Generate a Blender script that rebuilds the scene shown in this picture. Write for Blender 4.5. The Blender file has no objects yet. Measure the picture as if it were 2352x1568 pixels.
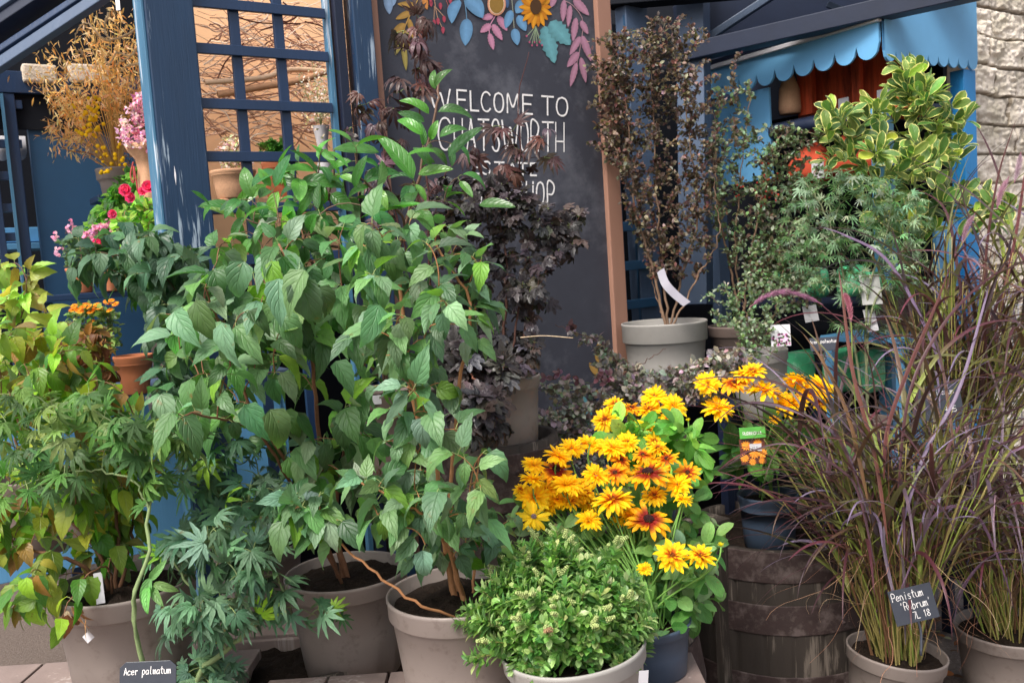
import bpy, math, random
import numpy as np
from mathutils import Vector, Matrix
sc = bpy.context.scene
COL = sc.collection
# ------------------------------------------------------------------ camera
FPX = 2100.0; PITCH = math.radians(5.0); ROLL = math.radians(3.83)
CAM = np.array([0.0, 0.0, 1.65])
_F = np.array([0, math.cos(PITCH), -math.sin(PITCH)])
_r0 = np.array([1.0, 0, 0]); _u0 = np.array([0, math.sin(PITCH), math.cos(PITCH)])
_R = _r0*math.cos(ROLL) - _u0*math.sin(ROLL)
_U = _u0*math.cos(ROLL) + _r0*math.sin(ROLL)
cd = bpy.data.cameras.new('camera'); cam = bpy.data.objects.new('camera', cd); COL.objects.link(cam)
cd.sensor_width = 36; cd.lens = FPX/2352*36; cd.clip_start = .05; cd.clip_end = 300
M = Matrix.Identity(4)
for i in range(3):
    M[i][0] = _R[i]; M[i][1] = _U[i]; M[i][2] = -_F[i]; M[i][3] = CAM[i]
cam.matrix_world = M; sc.camera = cam
cd.dof.use_dof = True; cd.dof.focus_distance = 2.3; cd.dof.aperture_fstop = 8
# ------------------------------------------------------------------ light
SUN_EL, SUN_AZ = 52, 215      # azimuth the light comes from, clockwise from +Y
w = bpy.data.worlds.new('World'); sc.world = w; w.use_nodes = True
nt = w.node_tree; nt.nodes.clear()
sky = nt.nodes.new('ShaderNodeTexSky'); sky.sky_type = 'NISHITA'; sky.sun_disc = False
sky.sun_elevation = math.radians(SUN_EL); sky.sun_rotation = math.radians(SUN_AZ)
sky.air_density = 1.0; sky.dust_density = 4.0; sky.ozone_density = 1.0
bg = nt.nodes.new('ShaderNodeBackground'); bg.inputs[1].default_value = .15
wo = nt.nodes.new('ShaderNodeOutputWorld')
hsv = nt.nodes.new('ShaderNodeHueSaturation'); hsv.inputs['Saturation'].default_value = .45; hsv.inputs['Value'].default_value = 1.05
nt.links.new(sky.outputs[0], hsv.inputs['Color']); nt.links.new(hsv.outputs[0], bg.inputs[0]); nt.links.new(bg.outputs[0], wo.inputs[0])
sl = bpy.data.lights.new('sun', 'SUN'); sl.energy = 2.3; sl.angle = math.radians(20); sl.color = (1, .95, .88)
so = bpy.data.objects.new('sun', sl); COL.objects.link(so)
_e, _a = math.radians(SUN_EL), math.radians(SUN_AZ)
_sd = Vector((math.sin(_a)*math.cos(_e), math.cos(_a)*math.cos(_e), math.sin(_e)))
so.rotation_euler = (-_sd).to_track_quat('-Z', 'Y').to_euler()
sc.view_settings.view_transform = 'Standard'; sc.view_settings.look = 'None'
sc.view_settings.exposure = 0.75; sc.view_settings.gamma = 1
sc.cycles.max_bounces = 8; sc.cycles.transparent_max_bounces = 8
# ------------------------------------------------------------------ pixel helpers (u,v on a 2352x1568 picture)
def at(u, v, d):
    return CAM + _F*d + _R*((u-1176)/FPX*d) + _U*((784-v)/FPX*d)
def ray(u, v): return _F + _R*((u-1176)/FPX) + _U*((784-v)/FPX)
def onplane(u, v, P0, n):
    r = ray(u, v); return CAM + r*(np.dot(P0-CAM, n)/np.dot(r, n))
def onz(u, v, z): return onplane(u, v, np.array([0, 0, z]), np.array([0, 0, 1.0]))
ZO = {1:(0,0),2:(800,0),3:(1600,0),4:(0,500),5:(800,500),6:(1600,500),7:(0,1067),8:(800,1067),9:(1600,1067)}
def z(k, X, Y): return (ZO[k][0]*.9408+X*.36, ZO[k][1]*.9408+Y*.36)
def vec(*a): return np.array(a, float)
def nrm(v):
    v = np.asarray(v, float); return v/np.maximum(np.linalg.norm(v, axis=-1, keepdims=True), 1e-9)
TH = math.radians(57)
A = vec(math.sin(TH), math.cos(TH), 0); B = vec(-math.cos(TH), math.sin(TH), 0); Zv = vec(0, 0, 1)
def hx(h):
    h = h.lstrip('#'); c = [int(h[i:i+2], 16)/255 for i in (0, 2, 4)]
    return np.array([x/12.92 if x <= .04045 else ((x+.055)/1.055)**2.4 for x in c])
# ------------------------------------------------------------------ noise
def vnoise(x, y, seed=0):
    xi = np.floor(x).astype(np.int64); yi = np.floor(y).astype(np.int64); fx = x-xi; fy = y-yi
    def h(a, b):
        n = (a*374761393 + b*668265263 + seed*982451653) & 0x7fffffff
        n = ((n ^ (n >> 13))*1274126177) & 0x7fffffff
        return ((n ^ (n >> 16)) & 0xffff)/65535.0
    fx = fx*fx*(3-2*fx); fy = fy*fy*(3-2*fy)
    return (h(xi, yi)*(1-fx)+h(xi+1, yi)*fx)*(1-fy)+(h(xi, yi+1)*(1-fx)+h(xi+1, yi+1)*fx)*fy
def fbm(x, y, seed=0, o=4):
    s = 0; a = .5
    for i in range(o):
        s = s+a*vnoise(x*2**i, y*2**i, seed+i); a *= .5
    return s
# ------------------------------------------------------------------ mesh builder
class MB:
    def __init__(s): s.V = []; s.F = {}; s.UV = []; s.C = []; s.n = 0
    def add(s, V, F, uv=None, col=None):
        V = np.asarray(V, float).reshape(-1, 3); n = len(V)
        s.V.append(V)
        s.UV.append(np.zeros((n, 2)) if uv is None else np.asarray(uv, float).reshape(-1, 2))
        c = np.ones((n, 3))*.5 if col is None else np.broadcast_to(np.asarray(col, float), (n, 3))
        s.C.append(c)
        fl = F if isinstance(F, (list, tuple)) else [F]
        if isinstance(F, np.ndarray): fl = [F]
        for f in fl:
            f = np.asarray(f, np.int64)
            if f.ndim == 1: f = f[None]
            s.F.setdefault(f.shape[1], []).append(f+s.n)
        s.n += n
        return s
    def build(s, name, mat, parent=None, smooth=True, bevel=0, label=None):
        me = bpy.data.meshes.new(name)
        V = np.concatenate(s.V); uv = np.concatenate(s.UV); C = np.concatenate(s.C)
        off = wloc(parent)
        V = V-off
        me.vertices.add(len(V)); me.vertices.foreach_set('co', V.astype(np.float32).ravel())
        loops = []; starts = []; p = 0
        for k in s.F:
            f = np.concatenate(s.F[k]); loops.append(f.ravel())
            starts.append(p+np.arange(len(f))*k); p += f.size
        loops = np.concatenate(loops); starts = np.concatenate(starts)
        me.loops.add(len(loops)); me.loops.foreach_set('vertex_index', loops.astype(np.int32))
        me.polygons.add(len(starts)); me.polygons.foreach_set('loop_start', starts.astype(np.int32))
        me.update(calc_edges=True); me.validate()
        if len(me.loops) == len(loops):
            ul = me.uv_layers.new(name='UVMap'); ul.data.foreach_set('uv', uv[loops].astype(np.float32).ravel())
        ca = me.color_attributes.new('lc', 'FLOAT_COLOR', 'POINT')
        ca.data.foreach_set('color', np.concatenate([C, np.ones((len(C), 1))], 1).astype(np.float32).ravel())
        me.polygons.foreach_set('use_smooth', np.full(len(me.polygons), bool(smooth)))
        if mat: me.materials.append(mat)
        o = bpy.data.objects.new(name, me); COL.objects.link(o)
        if parent is not None: o.parent = parent
        if bevel:
            b = o.modifiers.new('bevel', 'BEVEL'); b.width = bevel; b.segments = 2; b.limit_method = 'ANGLE'
        if label: o['label'] = label
        return o
def wloc(o):
    v = np.zeros(3)
    while o is not None: v = v+np.array(o.location); o = o.parent
    return v
def thing(name, label, cat, loc=(0, 0, 0), group=None):
    o = bpy.data.objects.new(name, None); o.empty_display_size = .1; COL.objects.link(o)
    o.location = [float(x) for x in loc]; o['label'] = label; o['category'] = cat
    if group: o['group'] = group
    return o
def tag(o, label, cat, group=None):
    o['label'] = label; o['category'] = cat
    if group: o['group'] = group
    return o
# shapes
BOXF = np.array([[0,1,3,2],[4,6,7,5],[0,4,5,1],[2,3,7,6],[0,2,6,4],[1,5,7,3]])
def box(mb, c, ax, ay, az, sx, sy, sz, col=None):
    c = np.asarray(c, float); P = []
    for i in (-.5, .5):
        for j in (-.5, .5):
            for k in (-.5, .5): P.append(c+ax*i*sx+ay*j*sy+az*k*sz)
    mb.add(np.array(P), BOXF, uv=[(0, 0)]*8, col=col); return mb
def beam(mb, p, q, wd, th, up=Zv, col=None):
    p = np.asarray(p, float); q = np.asarray(q, float); d = nrm(q-p); s = nrm(np.cross(d, up)); t = np.cross(s, d)
    return box(mb, (p+q)/2, d, s, t, np.linalg.norm(q-p), wd, th, col)
def tube(mb, P, r, sides=6, col=None, cap=True):
    P = np.asarray(P, float); n = len(P); r = np.broadcast_to(np.asarray(r, float), (n,))
    T = np.gradient(P, axis=0); T = nrm(T)
    ref = vec(0, 0, 1) if abs(T[:, 2].mean()) < .9 else vec(1, 0, 0)
    S = nrm(np.cross(T, ref)); N = np.cross(T, S)
    a = np.arange(sides)/sides*2*math.pi
    V = P[:, None]+(S[:, None]*np.cos(a)[None, :, None]+N[:, None]*np.sin(a)[None, :, None])*r[:, None, None]
    i = np.arange(n-1)[:, None]*sides; j = np.arange(sides)[None]; k = (j+1) % sides
    F = np.stack([i+j, i+k, i+sides+k, i+sides+j], -1).reshape(-1, 4)
    uv = np.stack([np.broadcast_to(j/sides, (n, sides)), np.broadcast_to(np.linspace(0, 1, n)[:, None], (n, sides))], -1)
    Fs = [F]
    if cap and sides in (3, 4, 5, 6, 8, 10, 12): Fs = [F, np.arange(sides)[None]+(n-1)*sides]
    c = col
    if c is not None and np.ndim(c) == 2: c = np.repeat(np.asarray(c), sides, 0)
    mb.add(V.reshape(-1, 3), Fs, uv.reshape(-1, 2), c); return mb
def lathe(mb, c, prof, segs=48, tilt=None, col=None, a0=0, wob=None):
    prof = np.asarray(prof, float); n = len(prof); a = np.arange(segs)/segs*2*math.pi+a0
    R = prof[:, 0][:, None]; H = prof[:, 1][:, None]
    V = np.stack([R*np.cos(a), R*np.sin(a), H+0*a], -1)
    if wob is not None: V = wob(V, a)
    V = V.reshape(-1, 3)
    if tilt is not None: V = V@np.array(tilt).T
    i = np.arange(n-1)[:, None]*segs; j = np.arange(segs)[None]; k = (j+1) % segs
    F = np.stack([i+j, i+k, i+segs+k, i+segs+j], -1).reshape(-1, 4)
    uv = np.stack([np.broadcast_to(j/segs, (n, segs)), np.broadcast_to(np.linspace(0, 1, n)[:, None], (n, segs))], -1).reshape(-1, 2)
    mb.add(V+np.asarray(c), F, uv, col); return mb
def bez(p0, p1, p2, p3, n=8):
    t = np.linspace(0, 1, n)[:, None]
    return (1-t)**3*p0+3*(1-t)**2*t*p1+3*(1-t)*t*t*p2+t**3*p3
def smooth_line(P, n=24):
    P = np.asarray(P, float)
    if len(P) < 3: return P[0]+(P[-1]-P[0])*np.linspace(0, 1, n)[:, None]
    Q = np.vstack([2*P[0]-P[1], P, 2*P[-1]-P[-2]]); out = []
    m = len(P)-1
    for tt in np.linspace(0, m, n):
        i = min(int(tt), m-1); t = tt-i; a, b, c, d = Q[i:i+4]
        out.append(.5*((2*b)+(-a+c)*t+(2*a-5*b+4*c-d)*t*t+(-a+3*b-3*c+d)*t**3))
    return np.array(out)
def ribbon(mb, P, wid, side, col=None, fold=0.0):
    """flat strip along P, half widths wid, side vectors"""
    P = np.asarray(P, float); n = len(P); wid = np.broadcast_to(wid, (n,)); side = np.broadcast_to(side, (n, 3))
    T = nrm(np.gradient(P, axis=0)); N = np.cross(T, side)
    V = np.stack([P-side*wid[:, None]+N*fold*wid[:, None], P, P+side*wid[:, None]+N*fold*wid[:, None]], 1)
    i = np.arange(n-1)[:, None]*3; j = np.arange(2)[None]
    F = np.stack([i+j, i+j+1, i+3+j+1, i+3+j], -1).reshape(-1, 4)
    uv = np.stack([np.broadcast_to(np.array([0, .5, 1.]), (n, 3)), np.broadcast_to(np.linspace(0, 1, n)[:, None], (n, 3))], -1)
    c = col
    if c is not None and np.ndim(c) == 2: c = np.repeat(np.asarray(c), 3, 0)
    mb.add(V.reshape(-1, 3), F, uv.reshape(-1, 2), c)
# ------------------------------------------------------------------ materials
def newmat(name):
    m = bpy.data.materials.new(name); m.use_nodes = True; nt = m.node_tree; nt.nodes.clear()
    return m, nt
class NT:
    def __init__(s, nt): s.nt = nt
    def n(s, t, **k):
        x = s.nt.nodes.new(t)
        for a, v in k.items(): setattr(x, a, v)
        return x
    def l(s, a, b): s.nt.links.new(a, b)
    def noise(s, scale=5, detail=4, rough=.55, vec_=None, dist=0):
        x = s.n('ShaderNodeTexNoise'); x.inputs['Scale'].default_value = scale; x.inputs['Detail'].default_value = detail
        x.inputs['Roughness'].default_value = rough; x.inputs['Distortion'].default_value = dist
        if vec_ is not None: s.l(vec_, x.inputs['Vector'])
        return x.outputs['Fac']
    def coords(s, scale=(1, 1, 1), kind='Object'):
        tc = s.n('ShaderNodeTexCoord'); mp = s.n('ShaderNodeMapping'); mp.inputs['Scale'].default_value = scale
        s.l(tc.outputs[kind], mp.inputs[0]); return mp.outputs[0]
    def ramp(s, fac, stops):
        r = s.n('ShaderNodeValToRGB'); s.l(fac, r.inputs[0]); e = r.color_ramp.elements
        while len(e) < len(stops): e.new(.5)
        for x, (p, c) in zip(e, stops):
            x.position = p; x.color = tuple(c)+(1,) if len(c) == 3 else c
        return r.outputs[0]
    def math(s, op, a, b=None, c=None, clamp=False):
        x = s.n('ShaderNodeMath', operation=op); x.use_clamp = clamp
        for i, v in enumerate((a, b, c)):
            if v is None: continue
            if isinstance(v, (int, float)): x.inputs[i].default_value = v
            else: s.l(v, x.inputs[i])
        return x.outputs[0]
    def mix(s, fac, a, b, mode='MIX'):
        x = s.n('ShaderNodeMix', data_type='RGBA', blend_type=mode)
        for sock, v in ((x.inputs[0], fac), (x.inputs[6], a), (x.inputs[7], b)):
            if isinstance(v, (int, float)): sock.default_value = v
            elif isinstance(v, (tuple, list, np.ndarray)): sock.default_value = tuple(float(q) for q in v)+(1,)
            else: s.l(v, sock)
        return x.outputs[2]
    def bump(s, h, strength=.3, dist=.01):
        b = s.n('ShaderNodeBump'); b.inputs['Strength'].default_value = strength; b.inputs['Distance'].default_value = dist
        s.l(h, b.inputs['Height']); return b.outputs[0]
    def pbr(s, col, rough=.6, nrm_=None, spec=.5, metal=0, coat=0, sheen=0):
        p = s.n('ShaderNodeBsdfPrincipled')
        for k, v in (('Base Color', col), ('Roughness', rough)):
            if isinstance(v, (int, float)): p.inputs[k].default_value = v
            elif isinstance(v, (tuple, list, np.ndarray)): p.inputs[k].default_value = tuple(float(q) for q in v)+(1,)
            else: s.l(v, p.inputs[k])
        p.inputs['Specular IOR Level'].default_value = spec; p.inputs['Metallic'].default_value = metal
        p.inputs['Coat Weight'].default_value = coat; p.inputs['Sheen Weight'].default_value = sheen
        if nrm_ is not None: s.l(nrm_, p.inputs['Normal'])
        return p.outputs[0]
    def out(s, sh):
        o = s.n('ShaderNodeOutputMaterial'); s.l(sh, o.inputs[0])
def attr(T, name='lc'):
    a = T.n('ShaderNodeAttribute'); a.attribute_name = name; return a.outputs['Color']
def leafmat(name, rough=.42, trans=.28, vein=.5, spec=.45, nveins=8, edge=None, edgew=.3, back=.35, tint=(.55, .75, .12), bumpd=.0015, bumps=.8):
    m, nt = newmat(name); T = NT(nt)
    c = attr(T); uvn = T.n('ShaderNodeUVMap'); sep = T.n('ShaderNodeSeparateXYZ'); T.l(uvn.outputs[0], sep.inputs[0])
    x = T.math('ABSOLUTE', T.math('SUBTRACT', T.math('MULTIPLY', sep.outputs[0], 2), 1)); y = sep.outputs[1]
    mid = T.math('SUBTRACT', 1, T.math('DIVIDE', x, .07), clamp=True)
    ph = T.math('MULTIPLY', T.math('SUBTRACT', T.math('MULTIPLY', y, nveins), T.math('MULTIPLY', x, 2.2)), 6.283)
    sv = T.math('POWER', T.math('ADD', T.math('MULTIPLY', T.math('COSINE', ph), .5), .5), 8)
    veins = T.math('MAXIMUM', mid, T.math('MULTIPLY', sv, .55), clamp=True)
    no = T.noise(60, 3, .6, T.coords())
    col = T.mix(T.math('MULTIPLY', veins, vein*.55), c, T.mix(.5, c, hx('#a9c07a')))
    col = T.mix(.35, col, T.mix(no, (.0, .0, .0), T.mix(1, col, (1.6, 1.6, 1.6), 'MULTIPLY')))
    if edge is not None:
        e = T.ramp(T.math('ADD', x, T.math('MULTIPLY', T.noise(45, 2, .5, T.coords()), .7)), [(.0, (0, 0, 0)), (.001, (0, 0, 0))]) if False else T.math('MULTIPLY', T.math('SUBTRACT', T.math('ADD', x, T.math('MULTIPLY', T.noise(45, 2, .5, T.coords()), .7)), 1.12), 9, None, True)
        col = T.mix(e, col, edge)
    if name not in ('petal', 'pink_petal', 'leaf_variegated', 'leaf_dark_purple', 'leaf_small', 'grass_blade'):
        spn = T.noise(38, 3, .6, T.coords()); col = T.mix(T.math('MULTIPLY', T.math('SUBTRACT', spn, .66), 9, None, True), col, hx('#6e5a2c'))
        big_ = T.noise(11, 2, .5, T.coords()); col = T.mix(T.math('MULTIPLY', big_, .45), col, T.mix(1, col, (1.2, 1.1, .6), 'MULTIPLY'))
    h = T.math('SUBTRACT', T.math('MULTIPLY', no, .5), T.math('MULTIPLY', veins, 1.0))
    nb = T.bump(h, bumps, bumpd)
    geo = T.n('ShaderNodeNewGeometry')
    cb = T.mix(T.math('MULTIPLY', geo.outputs['Backfacing'], back), col, hx('#8fa37c'))
    p = T.pbr(cb, T.math('ADD', rough-.08, T.math('MULTIPLY', no, .2)), nb, spec)
    tr = T.n('ShaderNodeBsdfTranslucent'); T.l(T.mix(.6, T.mix(1, col, (2.4, 2.4, 2.4), 'MULTIPLY'), T.mix(1, tint, T.mix(1, col, (4, 4, 4), 'MULTIPLY'), 'MULTIPLY')), tr.inputs[0])
    ms = T.n('ShaderNodeMixShader'); ms.inputs[0].default_value = trans; T.l(p, ms.inputs[1]); T.l(tr.outputs[0], ms.inputs[2])
    T.out(ms.outputs[0]); return m
def simple(name, col, rough=.6, spec=.4, var=.25, nscale=20, bump=.2, bd=.003, scale=(1, 1, 1), metal=0, useattr=False, dirt=None, coat=0):
    m, nt = newmat(name); T = NT(nt); co = T.coords(scale)
    n1 = T.noise(nscale, 5, .6, co); base = attr(T) if useattr else tuple(col)
    dark = T.mix(1, base, (1-var,)*3, 'MULTIPLY'); lite = T.mix(1, base, (1+var,)*3, 'MULTIPLY')
    c = T.mix(n1, dark, lite)
    if dirt is not None:
        n2 = T.noise(dirt[1], 6, .7, co)
        c = T.mix(T.math('MULTIPLY', T.ramp(n2, [(dirt[2], (0, 0, 0)), (min(1, dirt[2]+.15), (1, 1, 1))]), dirt[3]), c, dirt[0])
    T.out(T.pbr(c, rough, T.bump(T.noise(nscale*3, 4, .6, co), bump, bd), spec, metal, coat)); return m
def paintwood(name, col, worn=(.6, .66, .7), wornt=.66, rough=.38, grain=60, wornamt=.8, var=.3, spec=.5, bump=.5):
    m, nt = newmat(name); T = NT(nt)
    co = T.coords((1, 1, .045)); g = T.noise(grain, 6, .65, co, .6); g2 = T.noise(9, 3, .5, T.coords((1, 1, .35)))
    c = T.mix(g2, tuple(np.array(col)*(1-var)), tuple(np.array(col)*(1+var)))
    mask = T.ramp(T.math('MULTIPLY', T.math('ADD', g, T.math('MULTIPLY', g2, .8)), .585), [(wornt, (0, 0, 0)), (wornt+.05, (1, 1, 1))])
    c = T.mix(T.math('MULTIPLY', mask, wornamt), c, worn)
    T.out(T.pbr(c, T.math('ADD', rough, T.math('MULTIPLY', g, .2)), T.bump(g, bump, .003), spec)); return m
def stonem(name, c1, c2, c3, rough=.9, sc_=6):
    m, nt = newmat(name); T = NT(nt); co = T.coords()
    n1 = T.noise(sc_, 6, .65, co); n2 = T.noise(sc_*9, 4, .7, co); a = attr(T)
    c = T.mix(T.ramp(n1, [(.35, (0, 0, 0)), (.65, (1, 1, 1))]), T.mix(1, a, c1, 'MULTIPLY'), T.mix(1, a, c2, 'MULTIPLY'))
    c = T.mix(T.ramp(n2, [(.55, (0, 0, 0)), (.75, (.6, .6, .6))]), c, c3)
    T.out(T.pbr(c, rough, T.bump(T.math('ADD', n1, n2), .6, .01), .2)); return m
MAT = dict(
 bluepost=paintwood('weathered_navy_paint', hx('#183350'), hx('#b4c4d2'), .595, .3, 95, .7),
 bluepale=paintwood('pale_or_lit_blue_paint', hx('#42708e'), hx('#d5dce4'), .585, .4, 60, .8),  # worn paler blue; on the post strip it stands in for side light
 navy=paintwood('navy_paint', hx('#1b3150'), hx('#7f93ab'), .72, .3, 60, .5),
 wallblue=simple('wall_blue_paint', hx('#23496a'), .55, .4, .22, 5, .15, .002),
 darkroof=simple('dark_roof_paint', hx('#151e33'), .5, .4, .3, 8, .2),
 skyblue=paintwood('light_blue_paint', hx('#5a93bd'), hx('#9fc0d8'), .74, .4, 40, .4, .12),
 cobalt=paintwood('cobalt_blue_paint', hx('#1f78b4'), hx('#5fa0cc'), .74, .4, 40, .4, .15),
 greyblue=paintwood('grey_blue_paint', hx('#43536b'), hx('#8fa0b5'), .74, .4, 40, .4, .15),
 boardframe=paintwood('board_frame_wood', hx('#96705f'), hx('#7a5a4c'), .6, .6, 30, .5, .15, .25, .2),
 chalkboard=simple('chalkboard_face', hx('#3a3b44'), .55, .3, .2, 14, .1, .001, dirt=(hx('#66676f'), 3.2, .5, .55)),
 chalk=simple('chalk_white', hx('#e8e4e2'), .8, .2, .06, 60, .1),
 pot=simple('taupe_plastic', hx('#80756f'), .45, .45, .14, 7, .3, .001, dirt=(hx('#5f5149'), 22, .55, .6)),
 potgrey=simple('speckled_grey_plastic', hx('#98948f'), .55, .4, .08, 30, .2, .0008, dirt=(hx('#4f4a48'), 160, .62, .8)),
 potdark=simple('navy_plastic', hx('#3d4a5c'), .4, .5, .15, 20, .2, .0008, dirt=(hx('#7a7f86'), 40, .65, .5)),
 potbrown=simple('brown_plastic', hx('#6d5f59'), .5, .4, .1, 12, .2, .0008, dirt=(hx('#3f3733'), 30, .6, .4)),
 terra=simple('terracotta', hx('#b8714f'), .85, .2, .18, 14, .3, .001, dirt=(hx('#d9b8a4'), 12, .6, .5)),
 soil=simple('potting_soil', hx('#2a211b'), .95, .15, .6, 60, 1, .01, dirt=(hx('#6a5646'), 80, .63, .7)),
 tarmac=simple('tarmac', hx('#74675f'), .9, .2, .6, 70, 1, .01, dirt=(hx('#c9bdb6'), 110, .58, .6)),
 planks=paintwood('weathered_planks', hx('#8b7a74'), hx('#b7aaa3'), .6, .8, 45, .6, .25, .2, .6),
 barrelwood=paintwood('old_oak', hx('#3a332e'), hx('#7d7268'), .565, .7, 50, .7, .5, .3, .9),
 hoop=simple('rusty_hoop', hx('#3a2c2a'), .7, .4, .4, 25, .6, .003, dirt=(hx('#6f625e'), 12, .5, .7)),
 stone=stonem('rough_sandstone', hx('#e8dccf'), hx('#bdb3a0'), hx('#7d7667'), sc_=9),
 orange=simple('terracotta_plaster_with_glow', hx('#ffcfa0'), .9, .2, .12, 3, .2),  # colour raised near white to stand in for warm interior light
 orangewood=simple('red_stained_boards', hx('#c4502f'), .7, .3, .5, 6, .3, .004, (3, 3, .4), dirt=(hx('#3a1510'), 5, .52, .7)),
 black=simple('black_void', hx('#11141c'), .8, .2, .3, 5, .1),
 twig=simple('twig_bark', (0, 0, 0), .8, .2, .3, 60, .4, .002, useattr=True),
 stem=simple('stem_bark', (0, 0, 0), .7, .25, .35, 90, .4, .001, useattr=True),
 vcol=simple('painted_colours', (0, 0, 0), .75, .2, .2, 60, .1, useattr=True),
 white=simple('white_plastic', hx('#bdbbbf'), .45, .4, .05, 20, .1),
 slate=simple('black_slate_plastic', hx('#33363f'), .35, .5, .1, 30, .1),
 hessian=simple('hessian', hx('#c99c7c'), .95, .1, .35, 220, 1, .002),
 glasspane=simple('window_grey', hx('#8fa0c4'), .5, .4, .1, 4, .1),
 valance=simple('valance_blue_paint', hx('#64a0cc'), .5, .4, .1, 9, .1, .002, dirt=(hx('#4a7a9c'), 7, .6, .35)),
 wire=simple('galvanised_wire', hx('#d5d6de'), .35, .5, .1, 20, .1, metal=.6),
)
LM = dict(
 big=leafmat('leaf_dull_green', .46, .2, .16, .5, 5, bumpd=.0018, bumps=.9),
 gloss=leafmat('leaf_glossy', .28, .2, .3, .5, 7),
 soft=leafmat('leaf_yellow_green', .4, .28, .3, .4, 7),
 acer=leafmat('leaf_acer', .48, .15, .3, .45, 6, bumpd=.003),
 dark=leafmat('leaf_dark_purple', .35, .08, .3, .5, 6, back=.15, tint=(.4, .2, .1)),
 small=leafmat('leaf_small', .4, .15, .2, .5, 4, back=.25),
 euon=leafmat('leaf_variegated', .3, .2, .4, .5, 6, edge=hx('#e6dd8c'), edgew=.42),
 rud=leafmat('leaf_rudbeckia', .5, .25, .4, .35, 6),
 hebe=leafmat('leaf_hebe', .3, .2, .3, .5, 3),
 blade=leafmat('grass_blade', .38, .12, .2, .55, 0.0, back=.1, tint=(.5, .4, .2)),
 petal=leafmat('petal', .55, .2, .0, .3, 5, back=0, tint=(1, .93, .2), bumps=.6),
 pink=leafmat('pink_petal', .55, .2, .0, .3, 5, back=0, tint=(1, .65, .8), bumps=.4),
 dry=leafmat('dried_leaf', .6, .3, .4, .25, 6, back=.2, tint=(.8, .5, .3)),
)
# ------------------------------------------------------------------ leaf templates: unit length along +Y, normal +Z
def leaf_t(W=.5, a=.55, b=1.1, nl=8, nw=2, fold=.25, droop=.6, serr=0.0, wave=0.0, quilt=0.0, seed=0, stalk=0):
    rg = np.random.RandomState(seed); t = np.linspace(0, 1, nl+1)
    wf = (t**a)*((1-t)**b); wf = wf/wf.max(); wf[0] = .04; wf[-1] = .0
    th = droop*t*(1+.3*rg.randn()); y = np.concatenate([[0], np.cumsum(np.cos((th[1:]+th[:-1])/2))])/nl
    zc = -np.concatenate([[0], np.cumsum(np.sin((th[1:]+th[:-1])/2))])/nl
    js = np.arange(-nw, nw+1)/nw; V = []; UV = []
    for i in range(nl+1):
        for j in js:
            ww = wf[i]*W/2*(1+(serr*(1 if i % 2 else -1) if abs(j) == 1 else 0))
            x = j*ww; zz = zc[i]+fold*abs(x)*(1 if abs(j) < .6 else .85)+wave*math.sin(t[i]*9+j*2+seed)*abs(j)*W*.3
            zz += quilt*W*.12*math.sin(t[i]*nl*math.pi)*(1-abs(j))*(abs(j) > .1)
            V.append((x, y[i]+(serr*.5*W if (abs(j) == 1 and i % 2) else 0)*.3, zz)); UV.append((.5+.5*j, t[i]))
    k = 2*nw+1; i = np.arange(nl)[:, None]*k; j = np.arange(2*nw)[None]
    F = np.stack([i+j, i+j+1, i+k+j+1, i+k+j], -1).reshape(-1, 4)
    return np.array(V), F, np.array(UV)
def merge_t(parts):
    V = []; F = []; UV = []; n = 0
    for v, f, u in parts: V.append(v); F.append(f+n); UV.append(u); n += len(v)
    return np.concatenate(V), np.concatenate(F), np.concatenate(UV)
def palm_t(lobes=7, W=.16, spread=1.35, nl=5, droop=.7, seed=0, serr=.12, minlen=.55, b=1.0, a=.7):
    rg = np.random.RandomState(seed); P = []
    for k in range(lobes):
        f = k/(lobes-1)*2-1; an = f*spread*(1+.05*rg.randn()); L = (1-(1-minlen)*abs(f)**1.4)*(1+.06*rg.randn())
        v, fa, u = leaf_t(W/L, a, b, nl, 1, .3, droop*(.8+.4*rg.rand()), serr, 0, 0, seed*10+k)
        v = v*L; c, s = math.cos(-an), math.sin(-an)
        v = np.stack([v[:, 0]*c-v[:, 1]*s, v[:, 0]*s+v[:, 1]*c, v[:, 2]+.01*k], -1); P.append((v, fa, u))
    return merge_t(P)
def place(mb, temps, P, D, N, S, cols, W=None, rg=None):
    P = np.atleast_2d(P); n = len(P)
    if n == 0: return
    D = nrm(np.asarray(D, float)); X = nrm(np.cross(D, N)); N = np.cross(X, D)
    S = np.broadcast_to(S, (n,)); W = np.ones(n) if W is None else np.broadcast_to(W, (n,))
    cols = np.broadcast_to(cols, (n, 3)); pick = (rg or np.random).randint(0, len(temps), n)
    for k, (v, f, u) in enumerate(temps):
        ix = np.where(pick == k)[0]
        if len(ix) == 0: continue
        m = len(v)
        q = P[ix][:, None]+S[ix][:, None, None]*(v[None, :, 0:1]*(X[ix]*W[ix][:, None])[:, None]+v[None, :, 1:2]*D[ix][:, None]+v[None, :, 2:3]*N[ix][:, None])
        ff = (f[None]+(np.arange(len(ix))*m)[:, None, None]).reshape(-1, f.shape[1])
        mb.add(q.reshape(-1, 3), ff, np.tile(u, (len(ix), 1)), np.repeat(cols[ix], m, 0))
def palette(rg, n, hexes, wts=None, jit=.18):
    C = np.array([hx(h) for h in hexes]); w = None if wts is None else np.array(wts)/sum(wts)
    c = C[rg.choice(len(C), n, p=w)]; return np.clip(c*.9*(1+jit*rg.randn(n, 1))*(1+jit*.5*rg.randn(n, 3)), .003, 1)
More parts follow.
